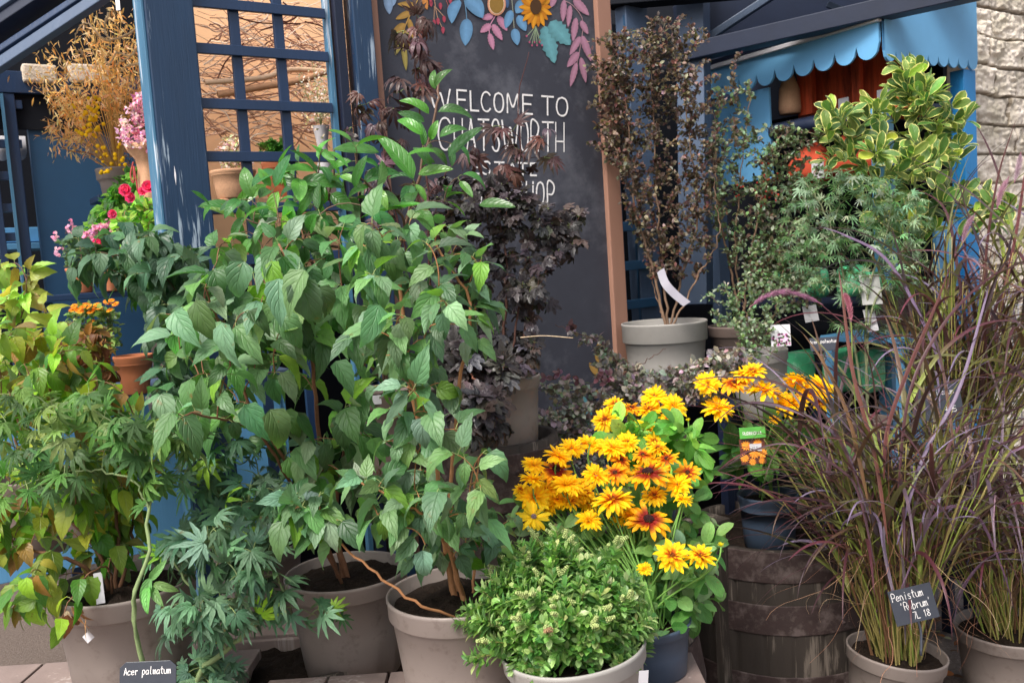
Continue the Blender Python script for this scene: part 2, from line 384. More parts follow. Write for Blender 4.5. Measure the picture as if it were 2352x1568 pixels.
def inpoly(x, y, P):
    r = np.zeros(len(x), bool); n = len(P)
    for i in range(n):
        x0, y0 = P[i]; x1, y1 = P[(i+1) % n]
        c = ((y0 > y) != (y1 > y)) & (x < (x1-x0)*(y-y0)/(y1-y0+1e-9)+x0); r ^= c
    return r
def sample(rg, poly, n, d0, dd, dfun=None):
    P = np.array(poly, float); lo = P.min(0); hi = P.max(0); out = []
    while len(out) < n*4:
        q = lo+rg.rand(n*8, 2)*(hi-lo); q = q[inpoly(q[:, 0], q[:, 1], poly)]; out += list(q)
    out = np.array(out[:n*4]); ch = [0]                      # spread the picks out
    dm = np.linalg.norm(out-out[0], axis=1)
    for _ in range(n-1):
        i = int(np.argmax(dm*(.6+.4*rg.rand(len(dm))))); ch.append(i); dm = np.minimum(dm, np.linalg.norm(out-out[i], axis=1))
    q = out[ch]; d = d0+dd*(rg.rand(n)*2-1)
    return np.array([at(a, b, e+(dfun(a, b) if dfun else 0)) for (a, b), e in zip(q, d)])
UP = vec(0, 0, 1); TOCAM = nrm(vec(0, -1, .25))
def stem_line(pts, n=20):          # pts: (u,v,d)
    return smooth_line([at(*p) for p in pts], n)
def grow(rg, stems, targets, sb, r0=.0035, r1=.0012, col=hx('#7a5a44'), sag=0.0, tops=None):
    """twigs from the stems (list of polylines) out to every target; returns the twig polylines"""
    nodes = np.concatenate(stems); tw = []
    dist = np.array([np.min(np.linalg.norm(nodes-t, axis=1)) for t in targets])
    for i in np.argsort(dist):
        t = targets[i]; d = np.linalg.norm(nodes-t, axis=1)
        cost = d+1.6*np.maximum(0, nodes[:, 2]-t[2]+.35*d); j = int(np.argmin(cost)); s = nodes[j]; L = d[j]
        if L < .01: continue
        p1 = s+UP*L*.35+(t-s)*.15+rg.randn(3)*L*.05; p2 = s+(t-s)*.7+UP*L*(.22-sag)+rg.randn(3)*L*.06
        P = bez(s, p1, p2, t, 8); ra = r1+(r0-r1)*min(1, L/.4)
        tube(sb, P, np.linspace(ra, r1*.8, 8), 5, col); tw.append(P); nodes = np.concatenate([nodes, P[2:]])
    return tw
def leaves_on(rg, tw, n, out, down, jit=.3, t0=.25, pair=True, up=0.0, cam=0.35, pet=0.0, sb=None, pcol=None):
    """leaf bases, directions and normals along twigs (opposite pairs, ends included)"""
    P = []; D = []; N = []
    for q in tw:
        m = len(q)-1; ts = np.linspace(t0, 1, n); ph = rg.rand()*6.28
        for k, t in enumerate(ts):
            f = t*m; i = min(int(f), m-1); p = q[i]+(q[i+1]-q[i])*(f-i); T = nrm(q[i+1]-q[i])
            s = nrm(np.cross(T, UP+rg.randn(3)*.05)); bnm = np.cross(s, T); an = ph+k*(math.pi/2 if pair else 2.4)
            sd = s*math.cos(an)+bnm*math.sin(an)
            for sg in ((1, -1) if pair else (1,)):
                if pair and k == n-1 and sg == -1: sdv = T
                else: sdv = sd*sg
                dn = down*(.25+1.3*rg.rand()); d = nrm(sdv*out+T*.5+rg.randn(3)*jit); d = nrm(d*(1-dn*.4)-UP*dn+UP*up)
                nn = nrm(sdv*.5+UP*.8+TOCAM*cam+rg.randn(3)*.4)
                if abs(np.dot(nn, d)) > .9: nn = TOCAM
                b = p
                if pet:
                    b = p+nrm(sdv+UP*.2)*pet*(.6+.6*rg.rand())+d*pet*.3
                    if sb is not None: tube(sb, [p, (p+b)/2+UP*pet*.1, b], .0011, 3, pcol, cap=False)
                P.append(b); D.append(d); N.append(nn)
    return np.array(P), np.array(D), np.array(N)
# ------------------------------------------------------------------ pots
def tiltm(deg):                      # lean in the picture plane, about the view axis
    return np.array(Matrix.Rotation(math.radians(deg), 3, Vector(_F)))
def make_pot(parent, u, v, d, D, H, mat='pot', taper=.78, rimh=.16, lip=.05, soil=.03, tilt=0, segs=64, notch=False, dz=0, name='pot', ridges=False, soilmat='soil'):
    """plastic pot whose rim centre shows at u,v at camera depth d; returns centre of the soil and base"""
    c = at(u, v, d); R = D/2; Rb = R*taper; rh = H*rimh; t = .004
    TM = tiltm(tilt) if tilt else None
    r1 = R*(1-lip)
    prof = [(Rb*.93, .012), (Rb*.95, 0), (Rb, .004), (Rb+(r1-Rb)*.5, H*.45), (r1-.001, H-rh-.004), (r1+.002, H-rh-.002), (R-.003, H-rh), (R-.001, H-rh+.003),
            (R, H-.012), (R+.002, H-.008), (R+.002, H-.002), (R, H), (R-.003, H), (R-.005, H-.004), (R-.006, H-rh), (r1-.006, H-rh-.01), (r1-.006-(r1-Rb)*.3, H*.6)]
    if ridges: prof[5:5] = [(r1*.985, H*.72), (r1*.995, H*.725), (r1*.985, H*.735)]
    prof = [(a, b-H) for a, b in prof]
    def wob(V, a):
        V = V.copy(); V[:, :, 0] *= 1+.006*np.cos(2*a+u); V[:, :, 1] *= 1+.006*np.sin(3*a+v)
        if notch:
            for k in range(6):
                m = np.abs(((a-k*math.pi/3-.35+math.pi) % (2*math.pi))-math.pi) < .12
                V[:3, m, 2] += .016
        return V
    mb = MB(); lathe(mb, c, prof, segs, TM, wob=wob); o = mb.build(name, MAT[mat], parent)
    # floor disc
    sr = r1-.006; n = 22; sV = []; F = []
    rr = np.linspace(0, 1, 10)[1:]; aa = np.arange(segs)/segs*2*math.pi
    V = [(0, 0, 0)]+[(sr*r*math.cos(a), sr*r*math.sin(a), 0) for r in rr for a in aa]; V = np.array(V)
    V[:, 2] = -soil-.5*(fbm(V[:, 0]*40+u, V[:, 1]*40+v, 3)-.5)*.05+.012*np.exp(-(V[:, 0]**2+V[:, 1]**2)/(sr*sr*.2))
    F3 = np.array([[0, 1+k, 1+(k+1) % segs] for k in range(segs)])
    F4 = np.array([[1+i*segs+k, 1+(i+1)*segs+k, 1+(i+1)*segs+(k+1) % segs, 1+i*segs+(k+1) % segs] for i in range(len(rr)-1) for k in range(segs)])
    if TM is not None: V = V@TM.T
    MB().add(V+c, [F3, F4]).build('soil', MAT[soilmat], parent, smooth=False)
    up = TM@UP if TM is not None else UP
    base = c-up*H
    return c-up*soil, base, R
def potted(name, label, cat, u, v, d, D, H, group=None, **k):
    c = at(u, v, d); t = thing(name, label, cat, c-UP*H, group)
    s, b, R = make_pot(t, u, v, d, D, H, **k); return t, s, b, R
# templates
T_BIG = [leaf_t(.52, .42, 1.15, 10, 3, fo, dr, .05, wv, .6, s) for s, (dr, fo, wv) in enumerate(((.2, .1, .06), (.7, .3, .1), (1.2, .2, .12), (.5, .5, .05), (1.0, .05, .15), (1.6, .35, .1)))]
T_GLOSS = [leaf_t(.42, .6, .8, 9, 2, .45, dr, .0, .1, 0, s+10) for s, dr in enumerate((.4, .8, 1.2, .2))]
T_OVAL = [leaf_t(.55, .6, .75, 5, 1, .3, dr, 0, 0, 0, s+20) for s, dr in enumerate((.2, .5, .8))]
T_OVAL2 = [leaf_t(.5, .75, .6, 8, 2, .3, dr, 0, .08, 0, s+30) for s, dr in enumerate((.2, .5, .8))]
T_TINY = [leaf_t(.55, .7, .5, 3, 1, .3, dr, 0, 0, 0, s+40) for s, dr in enumerate((.2, .6))]
T_ACER = [palm_t(7, .155, 1.6, 6, dr, s, .14, .5, 1.0) for s, dr in enumerate((.2, .6, 1.0, 1.3))]
T_ACERF = [palm_t(7, .12, 1.7, 5, dr, s+5, .25, .5) for s, dr in enumerate((.4, .9))]
T_PHYS = [palm_t(5, .42, 1.25, 6, dr, s+9, .18, .6, .75, .5) for s, dr in enumerate((.3, .7, 1.0))]
T_IVY = [palm_t(5, .5, 1.3, 4, dr, s+19, 0, .6, .8, .5) for s, dr in enumerate((.2, .5))]
# ================================================================== SETTING
def struct(o): o['kind'] = 'structure'; return o
g = MB(); n = 90
xs = np.concatenate([[-150, -40, -12], np.linspace(-5, 6, n), [14, 40, 150]]); ys = np.concatenate([[-60, -15, -4], np.linspace(-1, 9, n), [20, 60, 150]])
X, Y = np.meshgrid(xs, ys, indexing='ij'); Zg = (fbm(X*1.3, Y*1.3, 5)-.5)*.02
V = np.stack([X, Y, Zg], -1).reshape(-1, 3); m = len(ys)
i = np.arange(len(xs)-1)[:, None]*m; j = np.arange(m-1)[None]
struct(g.add(V, np.stack([i+j, i+m+j, i+m+j+1, i+j+1], -1).reshape(-1, 4)).build('ground', MAT['tarmac']))
GZ = 0.0
# ---- left kiosk: post, trellis, walls
kiosk = thing('flower_kiosk', 'navy painted timber kiosk with a weathered corner post and square trellis', 'kiosk', at(420, 700, 3.05)*vec(1, 1, 0))
P0 = at(472, 300, 3.0)            # right edge of the post's front face
def pl(t, zz, off=0.0): return vec(P0[0], P0[1], 0)+A*t-nB*off+Zv*zz
nB = B                            # behind
PW = .155; TOP = 2.75
c = pl(-PW/2, TOP/2)+B*.06
box(MB(), c, A, B, Zv, PW, .12, TOP).build('post', MAT['bluepost'], kiosk, False, .006)
box(MB(), pl(-PW-.0045, TOP/2)+B*.058, A, B, Zv, .009, .108, TOP).build('lit_face_strip', MAT['bluepale'], kiosk, False, .002)  # lit left face of the post, its brightness put into a paler paint
# staple / diamond tag on the post
q = pl(-PW-.0105, 0)
zc = onplane(404, 403, pl(-PW-.009, 0), A); zc = zc-A*.002
MB().add([zc+B*.012-Zv*.0, zc+Zv*.03, zc-B*.012, zc-Zv*.03], [[0, 1, 2, 3]]).build('diamond_tag', MAT['white'], kiosk, False)
# trellis
def zat(u, v, off=0): return onplane(u, v, vec(P0[0], P0[1], 0)+B*off, B)
tre = MB(); t1 = np.dot(zat(775, 300)-vec(P0[0], P0[1], 0), A)
for v in (3, 109, 235, 357, 478, 600, 720):
    zz = zat(500, v)[2]
    box(tre, pl(t1/2, zz)+B*.03, A, B, Zv, t1, .016, .034)
for u0, v0 in ((548, 60), (650, 60)):
    tt = np.dot(zat(u0, v0)-vec(P0[0], P0[1], 0), A)
    box(tre, pl(tt, 1.4)+B*.048, A, B, Zv, .034, .018, TOP-.15)
tre.build('trellis', MAT['navy'], kiosk, False, .002)
st = MB()
box(st, pl(t1+.012, TOP/2)+B*.045, A, B, Zv, .02, .03, TOP); st.build('trellis_edge', MAT['bluepale'], kiosk, False, .002)
box(MB(), pl(t1+.03+.018, TOP/2)+B*.06, A, B, Zv, .035, .10, TOP).build('inner_post', MAT['darkroof'], kiosk, False, .003)
box(MB(), pl(t1+.13, TOP/2)+B*.03, A, B, Zv, .08, .08, TOP).build('side_post', MAT['bluepost'], kiosk, False, .006)
# far left wall with door frame and lattice window
WL = at(150, 450, 4.3)
def wl(u, v, off=0): return onplane(u, v, WL-B*off, B)
def quadwall(mb, us, vs0, vs1, off, th):
    a = wl(us[0], (vs0+vs1)/2, off); b = wl(us[1], (vs0+vs1)/2, off)
    ta = np.dot(a-WL, A); tb = np.dot(b-WL, A); z0 = wl(sum(us)/2, vs1, off)[2]; z1 = wl(sum(us)/2, vs0, off)[2]
    box(mb, vec(WL[0], WL[1], 0)-B*off+A*(ta+tb)/2+B*th/2+Zv*(z0+z1)/2, A, B, Zv, abs(tb-ta), th, z1-z0)
lw = MB(); quadwall(lw, (84, 560), -150, 1100, 0, .05); lw.build('wall', MAT['wallblue'], kiosk, False)
lf = MB(); quadwall(lf, (-200, 345), 165, 215, .04, .04); quadwall(lf, (52, 82), 216, 1100, .035, .05); lf.build('wall_frame', MAT['navy'], kiosk, False, .003)
lt = MB()
for v in (238, 330, 405, 480, 548, 618, 690): quadwall(lt, (-160, 51), v-11, v+9, .03, .02)
for u in (-90, 12): quadwall(lt, (u-8, u+9), 220, 1000, .045, .014)
lt.build('lattice_window', MAT['navy'], kiosk, False, .002)
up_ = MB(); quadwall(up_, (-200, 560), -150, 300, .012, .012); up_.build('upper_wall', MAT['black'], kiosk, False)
le = MB(); quadwall(le, (44, 51), 216, 1000, .05, .014); le.build('window_edge', MAT['bluepale'], kiosk, False)
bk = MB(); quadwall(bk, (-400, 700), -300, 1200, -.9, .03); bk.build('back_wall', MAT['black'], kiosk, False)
# things seen through the lattice: pale scalloped blind and shelf
sb_ = MB()
def scallop(mb, L0, L1, z0, z1, n, r, col=None, th=.004, ax=None):
    """strip from L0 to L1 (xy points), straight top at z1 (can slope), scalloped bottom"""
    L0 = np.asarray(L0, float); L1 = np.asarray(L1, float); m = n*10+1; s = np.linspace(0, 1, m)
    ph = (s*n) % 1.0; dip = np.sqrt(np.maximum(0, 1-(2*ph-1)**2)); dip[-1] = 0
    base = L0+(L1-L0)*s[:, None]; nn = nrm(np.cross(L1-L0, UP))*th
    zt = z1 if np.ndim(z1) else np.full(m, z1); zt = np.interp(s, [0, 1], z1) if np.ndim(z1) else zt
    top = base.copy(); top[:, 2] = zt; bot = base.copy(); bot[:, 2] = z0-dip*r
    V = np.concatenate([top-nn/2, bot-nn/2, top+nn/2, bot+nn/2]); i = np.arange(m-1)
    F = [np.stack([i, i+1, i+m+1, i+m], -1), np.stack([i+2*m, i+3*m, i+3*m+1, i+2*m+1], -1), np.stack([i+m, i+m+1, i+3*m+1, i+3*m], -1), np.stack([i+1, i, i+2*m, i+2*m+1], -1)]
    mb.add(V, F, col=col)
a_ = wl(-60, 315, -.35); b_ = wl(58, 315, -.35); scallop(sb_, a_, b_, wl(0, 348, -.35)[2], wl(0, 312, -.35)[2], 3, .045)
tag(sb_.build('scalloped_blind', MAT['white'], None), 'short white scalloped blind behind the lattice window on the far left', 'blind')
sh_ = MB(); ca = wl(10, 570, -.3); box(sh_, ca, A, B, Zv, .6, .25, .03); box(sh_, ca-A*.05-B*.05-Zv*.12, A, B, Zv, .03, .03, .22); box(sh_, ca+Zv*.06-B*.02, A, B, Zv, .5, .02, .07)
tag(sh_.build('display_shelf', MAT['skyblue'], None, False, .003), 'light blue shelf glimpsed through the lattice window on the left', 'shelf')
# pale stone lintel high on the left wall
stn = thing('stone_lintel', 'pale rough stone blocks above the blue wall behind the dried grasses', 'lintel', wl(150, 170, .06))
for (ua, ub) in ((52, 132), (160, 252)):
    mbx = MB(); quadwall(mbx, (ua, ub), 147, 189, .07, .12); o = mbx.build('stone_block', MAT['stone'], stn, False, .01)
    me = o.data; me.color_attributes['lc'].data.foreach_set('color', np.tile([.9, .85, .8, 1], len(me.vertices)).astype(np.float32))
# roof edge rails, top left
rf = thing('awning_frame', 'dark blue sloping roof edge with a shiny blue rail at the top left', 'awning', at(60, 60, 3.4))
def rail(u0, v0, d0, u1, v1, d1, w_, t_, mat, nm):
    beam(MB(), at(u0, v0, d0), at(u1, v1, d1), w_, t_, up=nrm(vec(0, -1, .5))).build(nm, MAT[mat], rf, False, .004)
rail(-220, 296, 3.5, 420, -130, 3.25, .05, .03, 'greyblue', 'blue_rail')
rail(-230, 276, 3.52, 420, -154, 3.27, .03, .045, 'navy', 'rail')
rail(-240, 226, 3.56, 420, -212, 3.3, .10, .12, 'darkroof', 'rafter')
rail(-240, 182, 3.5, 420, -260, 3.25, .035, .04, 'greyblue', 'batten')
rail(-260, 120, 3.6, 420, -330, 3.35, .16, .10, 'darkroof', 'rafter')
# strap hanging off it
tag(beam(MB(), at(268, -20, 3.3), at(272, 24, 3.3), .014, .003, up=vec(0, 1, 0)).build('hook', MAT['wire'], None, False), 'small grey metal hook hanging from the roof edge, top left', 'hook')
# ---- chalkboard
BP = at(848, 300, 3.36)
nb = -B
def bp(u, v, off=0.0): return onplane(u, v, BP+nb*off, B)
board = thing('welcome_board', 'tall chalkboard with copper brown frame, painted garland and white welcome lettering', 'sign', vec(*(BP[:2]), .1))
tl = 0; tr = np.dot(bp(1434, 700)-BP, A); Zb0 = .45; Zb1 = 2.75
def bpt(t, zz, off=0): return vec(BP[0], BP[1], 0)+A*t+nb*off+Zv*zz
sw = .082
box(MB(), bpt(sw/2-.02, (Zb0+Zb1)/2, -.005), A, B, Zv, sw, .06, Zb1-Zb0).build('frame_side', MAT['boardframe'], board, False, .004)
box(MB(), bpt(tr-sw/2, (Zb0+Zb1)/2, -.005), A, B, Zv, sw*.92, .06, Zb1-Zb0).build('frame_side', MAT['boardframe'], board, False, .004)
box(MB(), bpt(tr/2, (Zb0+Zb1)/2, -.01), A, B, Zv, tr-.06, .02, Zb1-Zb0).build('board_face', MAT['chalkboard'], board, False)
# lettering
GLY = {
'W': [[(0,1),(.25,0),(.5,.8),(.75,0),(1,1)]], 'E': [[(1,1),(0,1),(0,0),(1,0)],[(0,.52),(.85,.52)]], 'L': [[(0,1),(0,0),(1,0)]],
'C': [[(1,.85),(.8,.97),(.5,1),(.2,.88),(0,.5),(.2,.12),(.5,0),(.8,.03),(1,.15)]], 'O': [[(.5,1),(.85,.88),(1,.5),(.85,.12),(.5,0),(.15,.12),(0,.5),(.15,.88),(.5,1)]],
'M': [[(0,0),(.05,1),(.5,.3),(.95,1),(1,0)]], 'T': [[(0,1),(1,1)],[(.5,1),(.5,0)]], 'H': [[(0,0),(0,1)],[(1,0),(1,1)],[(0,.35),(1,.35)]],
'A': [[(0,0),(.5,1),(1,0)],[(.2,.35),(.8,.35)]], 'S': [[(1,.85),(.75,1),(.3,1),(.03,.82),(.15,.6),(.8,.42),(1,.2),(.75,0),(.3,0),(0,.12)]],
'R': [[(0,0),(0,1),(.7,1),(1,.78),(.7,.5),(0,.5)],[(.5,.5),(1,0)]], 'F': [[(0,0),(0,1),(1,1)],[(0,.52),(.8,.52)]], 'P': [[(0,0),(0,1),(.7,1),(1,.76),(.7,.48),(0,.48)]],
'U': [[(0,1),(0,.25),(.3,0),(.7,0),(1,.25),(1,1)]], 'D': [[(0,0),(0,1),(.6,.95),(1,.5),(.6,.05),(0,0)]], 'B': [[(0,0),(0,1),(.7,.95),(.8,.75),(.6,.55),(0,.5)],[(.6,.52),(1,.25),(.7,.02),(0,0)]],
'K': [[(0,0),(0,1)],[(1,1),(0,.45),(1,0)]], 'I': [[(.5,0),(.5,1)]], 'Y': [[(0,1),(.5,.5),(1,1)],[(.5,.5),(.5,0)]], 'N': [[(0,0),(0,1),(1,0),(1,1)]],
'1': [[(.3,.8),(.55,1),(.55,0)]], '8': [[(.5,.52),(.1,.75),(.5,1),(.9,.75),(.5,.52),(0,.25),(.5,0),(1,.25),(.5,.52)]], '7': [[(0,1),(1,1),(.4,0)]], "'": [[(.5,1),(.4,.75)]],
'2': [[(0,.8),(.5,1),(1,.75),(0,0),(1,0)]], '5': [[(1,1),(.1,1),(.05,.55),(.8,.55),(1,.25),(.6,0),(0,.08)]], '9': [[(1,.6),(.5,.45),(0,.7),(.4,1),(.9,.95),(1,.6),(.7,0)]], '.': [[(.4,0),(.5,.05)]],
'a': [[(.9,.5),(.4,.6),(0,.25),(.3,0),(.8,.2),(.9,.55),(.9,0)]], 'c': [[(.9,.5),(.4,.6),(0,.3),(.3,0),(.9,.1)]], 'e': [[(0,.3),(.9,.35),(.6,.6),(.2,.5),(0,.2),(.4,0),(.9,.1)]],
'r': [[(.1,.6),(.2,0)],[(.15,.4),(.5,.6),(.9,.55)]], 'p': [[(.1,.6),(.0,-.45)],[(.1,.5),(.6,.65),(.9,.35),(.5,0),(.1,.1)]], 'l': [[(.5,1.1),(.3,.1),(.6,0)]],
'm': [[(0,.6),(.05,0)],[(.05,.45),(.3,.6),(.45,0)],[(.45,.45),(.8,.6),(.95,0)]], 't': [[(.5,1),(.4,.1),(.8,0)],[(.1,.65),(.9,.7)]], 'u': [[(0,.6),(.1,.1),(.5,0),(.85,.2),(.9,.6)],[(.9,.6),(.95,0)]],
'n': [[(.05,.6),(.1,0)],[(.1,.4),(.5,.62),(.8,.4),(.9,0)]], 'i': [[(.5,.6),(.5,0)],[(.5,.85),(.52,.9)]], 's': [[(.85,.55),(.3,.6),(.2,.4),(.8,.2),(.6,0),(.1,.05)]], 'b': [[(.2,1.1),(.1,0),(.7,.05),(.9,.35),(.5,.6),(.15,.4)]],
'o': [[(.5,.6),(.1,.4),(.2,.05),(.6,0),(.9,.3),(.5,.6)]], 'd': [[(.8,1.1),(.85,0)],[(.8,.5),(.3,.6),(.05,.2),(.4,0),(.8,.2)]], 'k': [[(.1,1.1),(.1,0)],[(.8,.6),(.1,.25),(.9,0)]], 'h': [[(.1,1.1),(.1,0)],[(.1,.4),(.5,.6),(.8,.4),(.85,0)]],
'g': [[(.8,.6),(.3,.6),(.05,.25),(.4,0),(.8,.2)],[(.8,.6),(.8,-.3),(.3,-.45)]],
}
def stroke(mb, pts, w_, nrml, rnd=True):
    pts = [np.asarray(p, float) for p in pts]; out = pts
    if len(pts) > 4:
        out = list(smooth_line(pts, len(pts)*4))
    for k, (a, b) in enumerate(zip(out[:-1], out[1:])):
        d = nrm(b-a); s = np.cross(d, nrml)*w_/2*(.8+.4*abs(math.sin(k*.45+a[2]*90))); e = d*w_*.35
        lift = nrml*(.00006*(k % 7))
        mb.add([a-e-s+lift, b+e-s+lift, b+e+s+lift, a-e+s+lift], [[0, 1, 2, 3]])
def text_quad(mb, fn, quad, letters, w_, nrml):
    """fn(u,v)->3D; quad TL,TR,BL,BR in pixels; letters (char,x0,x1) on 0..1"""
    TL, TR, BL, BR = [np.array(q, float) for q in quad]
    for ch, a, b in letters:
        for s in GLY[ch]:
            pts = []
            for x, y in s:
                X = a+(b-a)*x; top = TL+(TR-TL)*X; bot = BL+(BR-BL)*X; p = bot+(top-bot)*y; pts.append(fn(*p))
            stroke(mb, pts, w_, nrml)
def zq(k, *pts): return [z(k, *p) for p in pts]
let = MB(); fb = lambda u, v: bp(u, v, .003)
def row(quad, x0, x1, ls):
    text_quad(let, fb, zq(2, *quad), [(c, (a-x0)/(x1-x0), (b-x0)/(x1-x0)) for c, a, b in ls], .0062, nb)
row(((650,563),(1530,626),(655,690),(1530,742)), 650, 1530, [('W',650,780),('E',825,885),('L',910,960),('C',978,1035),('O',1060,1120),('M',1145,1215),('E',1245,1305),('T',1365,1440),('O',1460,1530)])
row(((700,752),(1510,785),(705,955),(1510,968)), 700, 1510, [('C',703,780),('H',805,858),('A',885,940),('T',960,1028),('S',1048,1092),('W',1112,1215),('O',1228,1278),('R',1298,1345),('T',1370,1440),('H',1455,1508)])
row(((920,1030),(1335,1044),(920,1108),(1335,1120)), 920, 1335, [('E',925,965),('S',990,1035),('T',1065,1125),('A',1150,1205),('T',1215,1275),('E',1295,1332)])
row(((910,1148),(1450,1165),(910,1300),(1450,1308)), 910, 1450, [('F',915,955),('A',975,1025),('R',1050,1090),('M',1110,1160),('S',1195,1240),('H',1268,1310),('O',1332,1380),('P',1403,1445)])
let.build('lettering', MAT['chalk'], board, False)
# garland
gar = MB(); GF = lambda X, Y, off=.003: bp(846.7+.24*X, .24*Y, off)
gi = [0]
def pleaf(b, t, wd, col, bend=0.0, serr=0.0, ang=True):
    gi[0] += 1; off = .002+.00012*(gi[0] % 30)
    b = np.array(b, float); t = np.array(t, float); d = t-b; L = np.linalg.norm(d); s = np.array([-d[1], d[0]])/L; n = 12
    ts = np.linspace(0, 1, n+1); wf = (ts**.55)*((1-ts)**.8); wf /= wf.max()
    cen = b+d*ts[:, None]+s*(bend*L*np.sin(ts*math.pi))[:, None]
    sr = 1+serr*np.where(np.arange(n+1) % 2, 1, -1)
    Lp = [GF(*(c+s*wd/2*w1), off) for c, w1 in zip(cen, wf*sr)]; Rp = [GF(*(c-s*wd/2*w1), off) for c, w1 in zip(cen, wf*sr)]; Cp = [GF(*c, off) for c in cen]
    V = np.array(Lp+Cp+Rp); i = np.arange(n); m = n+1
    c = hx(col)*.72; C = np.concatenate([np.tile(c*.8, (m, 1)), np.tile(c*1.25, (m, 1)), np.tile(c, (m, 1))])
    gar.add(V, np.concatenate([np.stack([i, i+1, i+m+1, i+m], -1), np.stack([i+m, i+m+1, i+2*m+1, i+2*m], -1)]), col=C)
def pline(pts, wd, col):
    gi[0] += 1; P = smooth_line([GF(*p, .002+.00012*(gi[0] % 30)) for p in pts], 14); T = nrm(np.gradient(P, axis=0)); ribbon(gar, P, wd, np.cross(T, nb), hx(col))
OCH, BLU, PNK, TEAL, SUN_, RED = '#b08a4a', '#6f9dc4', '#c78aa5', '#6aa3ab', '#e39a2b', '#b04a5c'
OLV = '#a39352'
pleaf((180, -60), (200, 140), 90, '#8fa9c9'); pleaf((245, -40), (235, 60), 50, '#8fa9c9')
pline([(470, 0), (400, 140), (345, 270), (335, 420)], .002, OCH)
for b, t, w_ in (((445, 50), (275, 40), 60), ((410, 115), (258, 185), 65), ((345, 225), (215, 360), 80), ((330, 310), (255, 530), 75), ((330, 400), (360, 680), 55), ((350, 290), (425, 510), 55), ((385, 180), (430, 380), 55), ((450, 60), (500, 140), 40)): pleaf(b, t, w_, OCH if b[1] < 250 else OLV)
pleaf((520, -60), (560, 95), 60, '#cf8a4c')
pline([(630, 0), (655, 150), (700, 260)], .0016, '#b08a70'); pline([(640, 70), (720, 160)], .0014, '#b08a70'); pline([(630, 60), (625, 190)], .0014, '#b08a70'); pline([(740, 0), (780, 100)], .0014, '#a05a58')
for x, y in ((595, 30), (685, 55), (720, 180), (625, 215), (662, 200), (710, 285), (768, 85), (785, 130), (780, 5), (590, -10)): pleaf((x, y-28), (x+4, y+40), 34, RED)
pline([(915, 0), (930, 90), (940, 200)], .002, '#5f86a3')
pleaf((870, 0), (795, 228), 110, BLU, .12); pleaf((935, -20), (1095, 175), 150, BLU, -.08); pleaf((940, 178), (925, 440), 125, BLU)
def disc(x, y, rx, ry, col, off, n=24, a0=0, a1=6.2832):
    P = [GF(x, y, off)]+[GF(x+rx*math.cos(a), y+ry*math.sin(a), off) for a in np.linspace(a0, a1, n+1)]
    gar.add(np.array(P), np.array([[0, k+2, k+1] for k in range(n)]), col=hx(col))
disc(1225, 40, 88, 112, '#c98f73', .0070); disc(1225, 40, 74, 97, '#e5c9a8', .0076); disc(1225, 40, 68, 90, '#8a6b35', .0082)
for k in range(10):
    a = k*math.pi/5+.2; pline([(1225, 40), (1225+62*math.cos(a), 40+82*math.sin(a))], .0016, '#e5d3a8')
gi[0] = 0
pline([(1215, 150), (1160, 250), (1155, 330)], .002, PNK)
for b, t, w_ in (((1195, 150), (1080, 180), 65), ((1235, 155), (1325, 298), 70), ((1170, 235), (1068, 312), 70), ((1185, 235), (1280, 388), 70), ((1155, 320), (1195, 480), 60)): pleaf(b, t, w_, PNK, 0, .08)
pleaf((1300, -30), (1330, 80), 60, '#4f6a90')
pline([(1370, 0), (1380, 100), (1392, 270)], .002, '#8a8f80')
for b, t, w_ in (((1365, 100), (1310, 275), 85), ((1490, 10), (1410, 130), 110), ((1430, 150), (1505, 300), 90), ((1392, 275), (1425, 436), 88)): pleaf(b, t, w_, BLU)
for k in range(18):
    a = k/18*6.2832; r0_, r1_ = 30, 150+15*(k % 2)
    pleaf((1600+r0_*math.cos(a), 70+r0_*math.sin(a)*1.2), (1600+r1_*math.cos(a), 70+r1_*1.3*math.sin(a)), 55, SUN_ if k % 2 else '#c97f22')
disc(1600, 65, 55, 75, '#4a3320', .0070)
for k in range(6): pline([(1600, 260), (1540+k*24, 400+30*(k % 2))], .0014, '#8fa080'); disc(1540+k*24, 405+30*(k % 2), 9, 11, '#a0506a', .0072, 10)
pline([(1600, 255), (1515, 345)], .0014, '#8fa080'); disc(1512, 347, 10, 11, '#a0506a', .0072, 10)
pleaf((1680, 250), (1780, 608), 150, TEAL, 0, .15); pleaf((1735, 210), (1930, 432), 170, TEAL, 0, .15)
pline([(1860, 0), (1960, 60), (2050, 200), (2030, 420), (1990, 640)], .002, '#9a7a80')
for b, t, w_ in (((1780, -30), (1745, 75), 60), ((1870, 0), (1858, 212), 62), ((1960, -10), (2110, 150), 80), ((1930, 50), (1908, 262), 55), ((1985, 170), (1955, 400), 65), ((2030, 200), (2100, 330), 60), ((2025, 350), (1925, 530), 65), ((2040, 340), (2130, 590), 70), ((2010, 500), (1900, 645), 75), ((2030, 550), (2080, 795), 62), ((1990, 600), (1930, 832), 60)): pleaf(b, t, w_, '#b5849a', 0, .06)
gar.build('painted_garland', MAT['vcol'], board, False); gar = MB()
# lower painted leaves on the board, right bottom
GF5 = lambda X, Y: ((z(5, X, Y)[0]-846.7)/.24, z(5, X, Y)[1]/.24)
for b, t, w_, c in (((1728, 1010), (1732, 868), 50, OCH), ((1735, 1085), (1668, 1005), 50, OCH), ((1765, 1060), (1785, 965), 40, OCH), ((1710, 1180), (1755, 1290), 60, OCH), ((1670, 1400), (1622, 1205), 70, TEAL)): pleaf(GF5(*b), GF5(*t), w_*1.5, c)
gar.build('painted_leaves', MAT['vcol'], board, False)
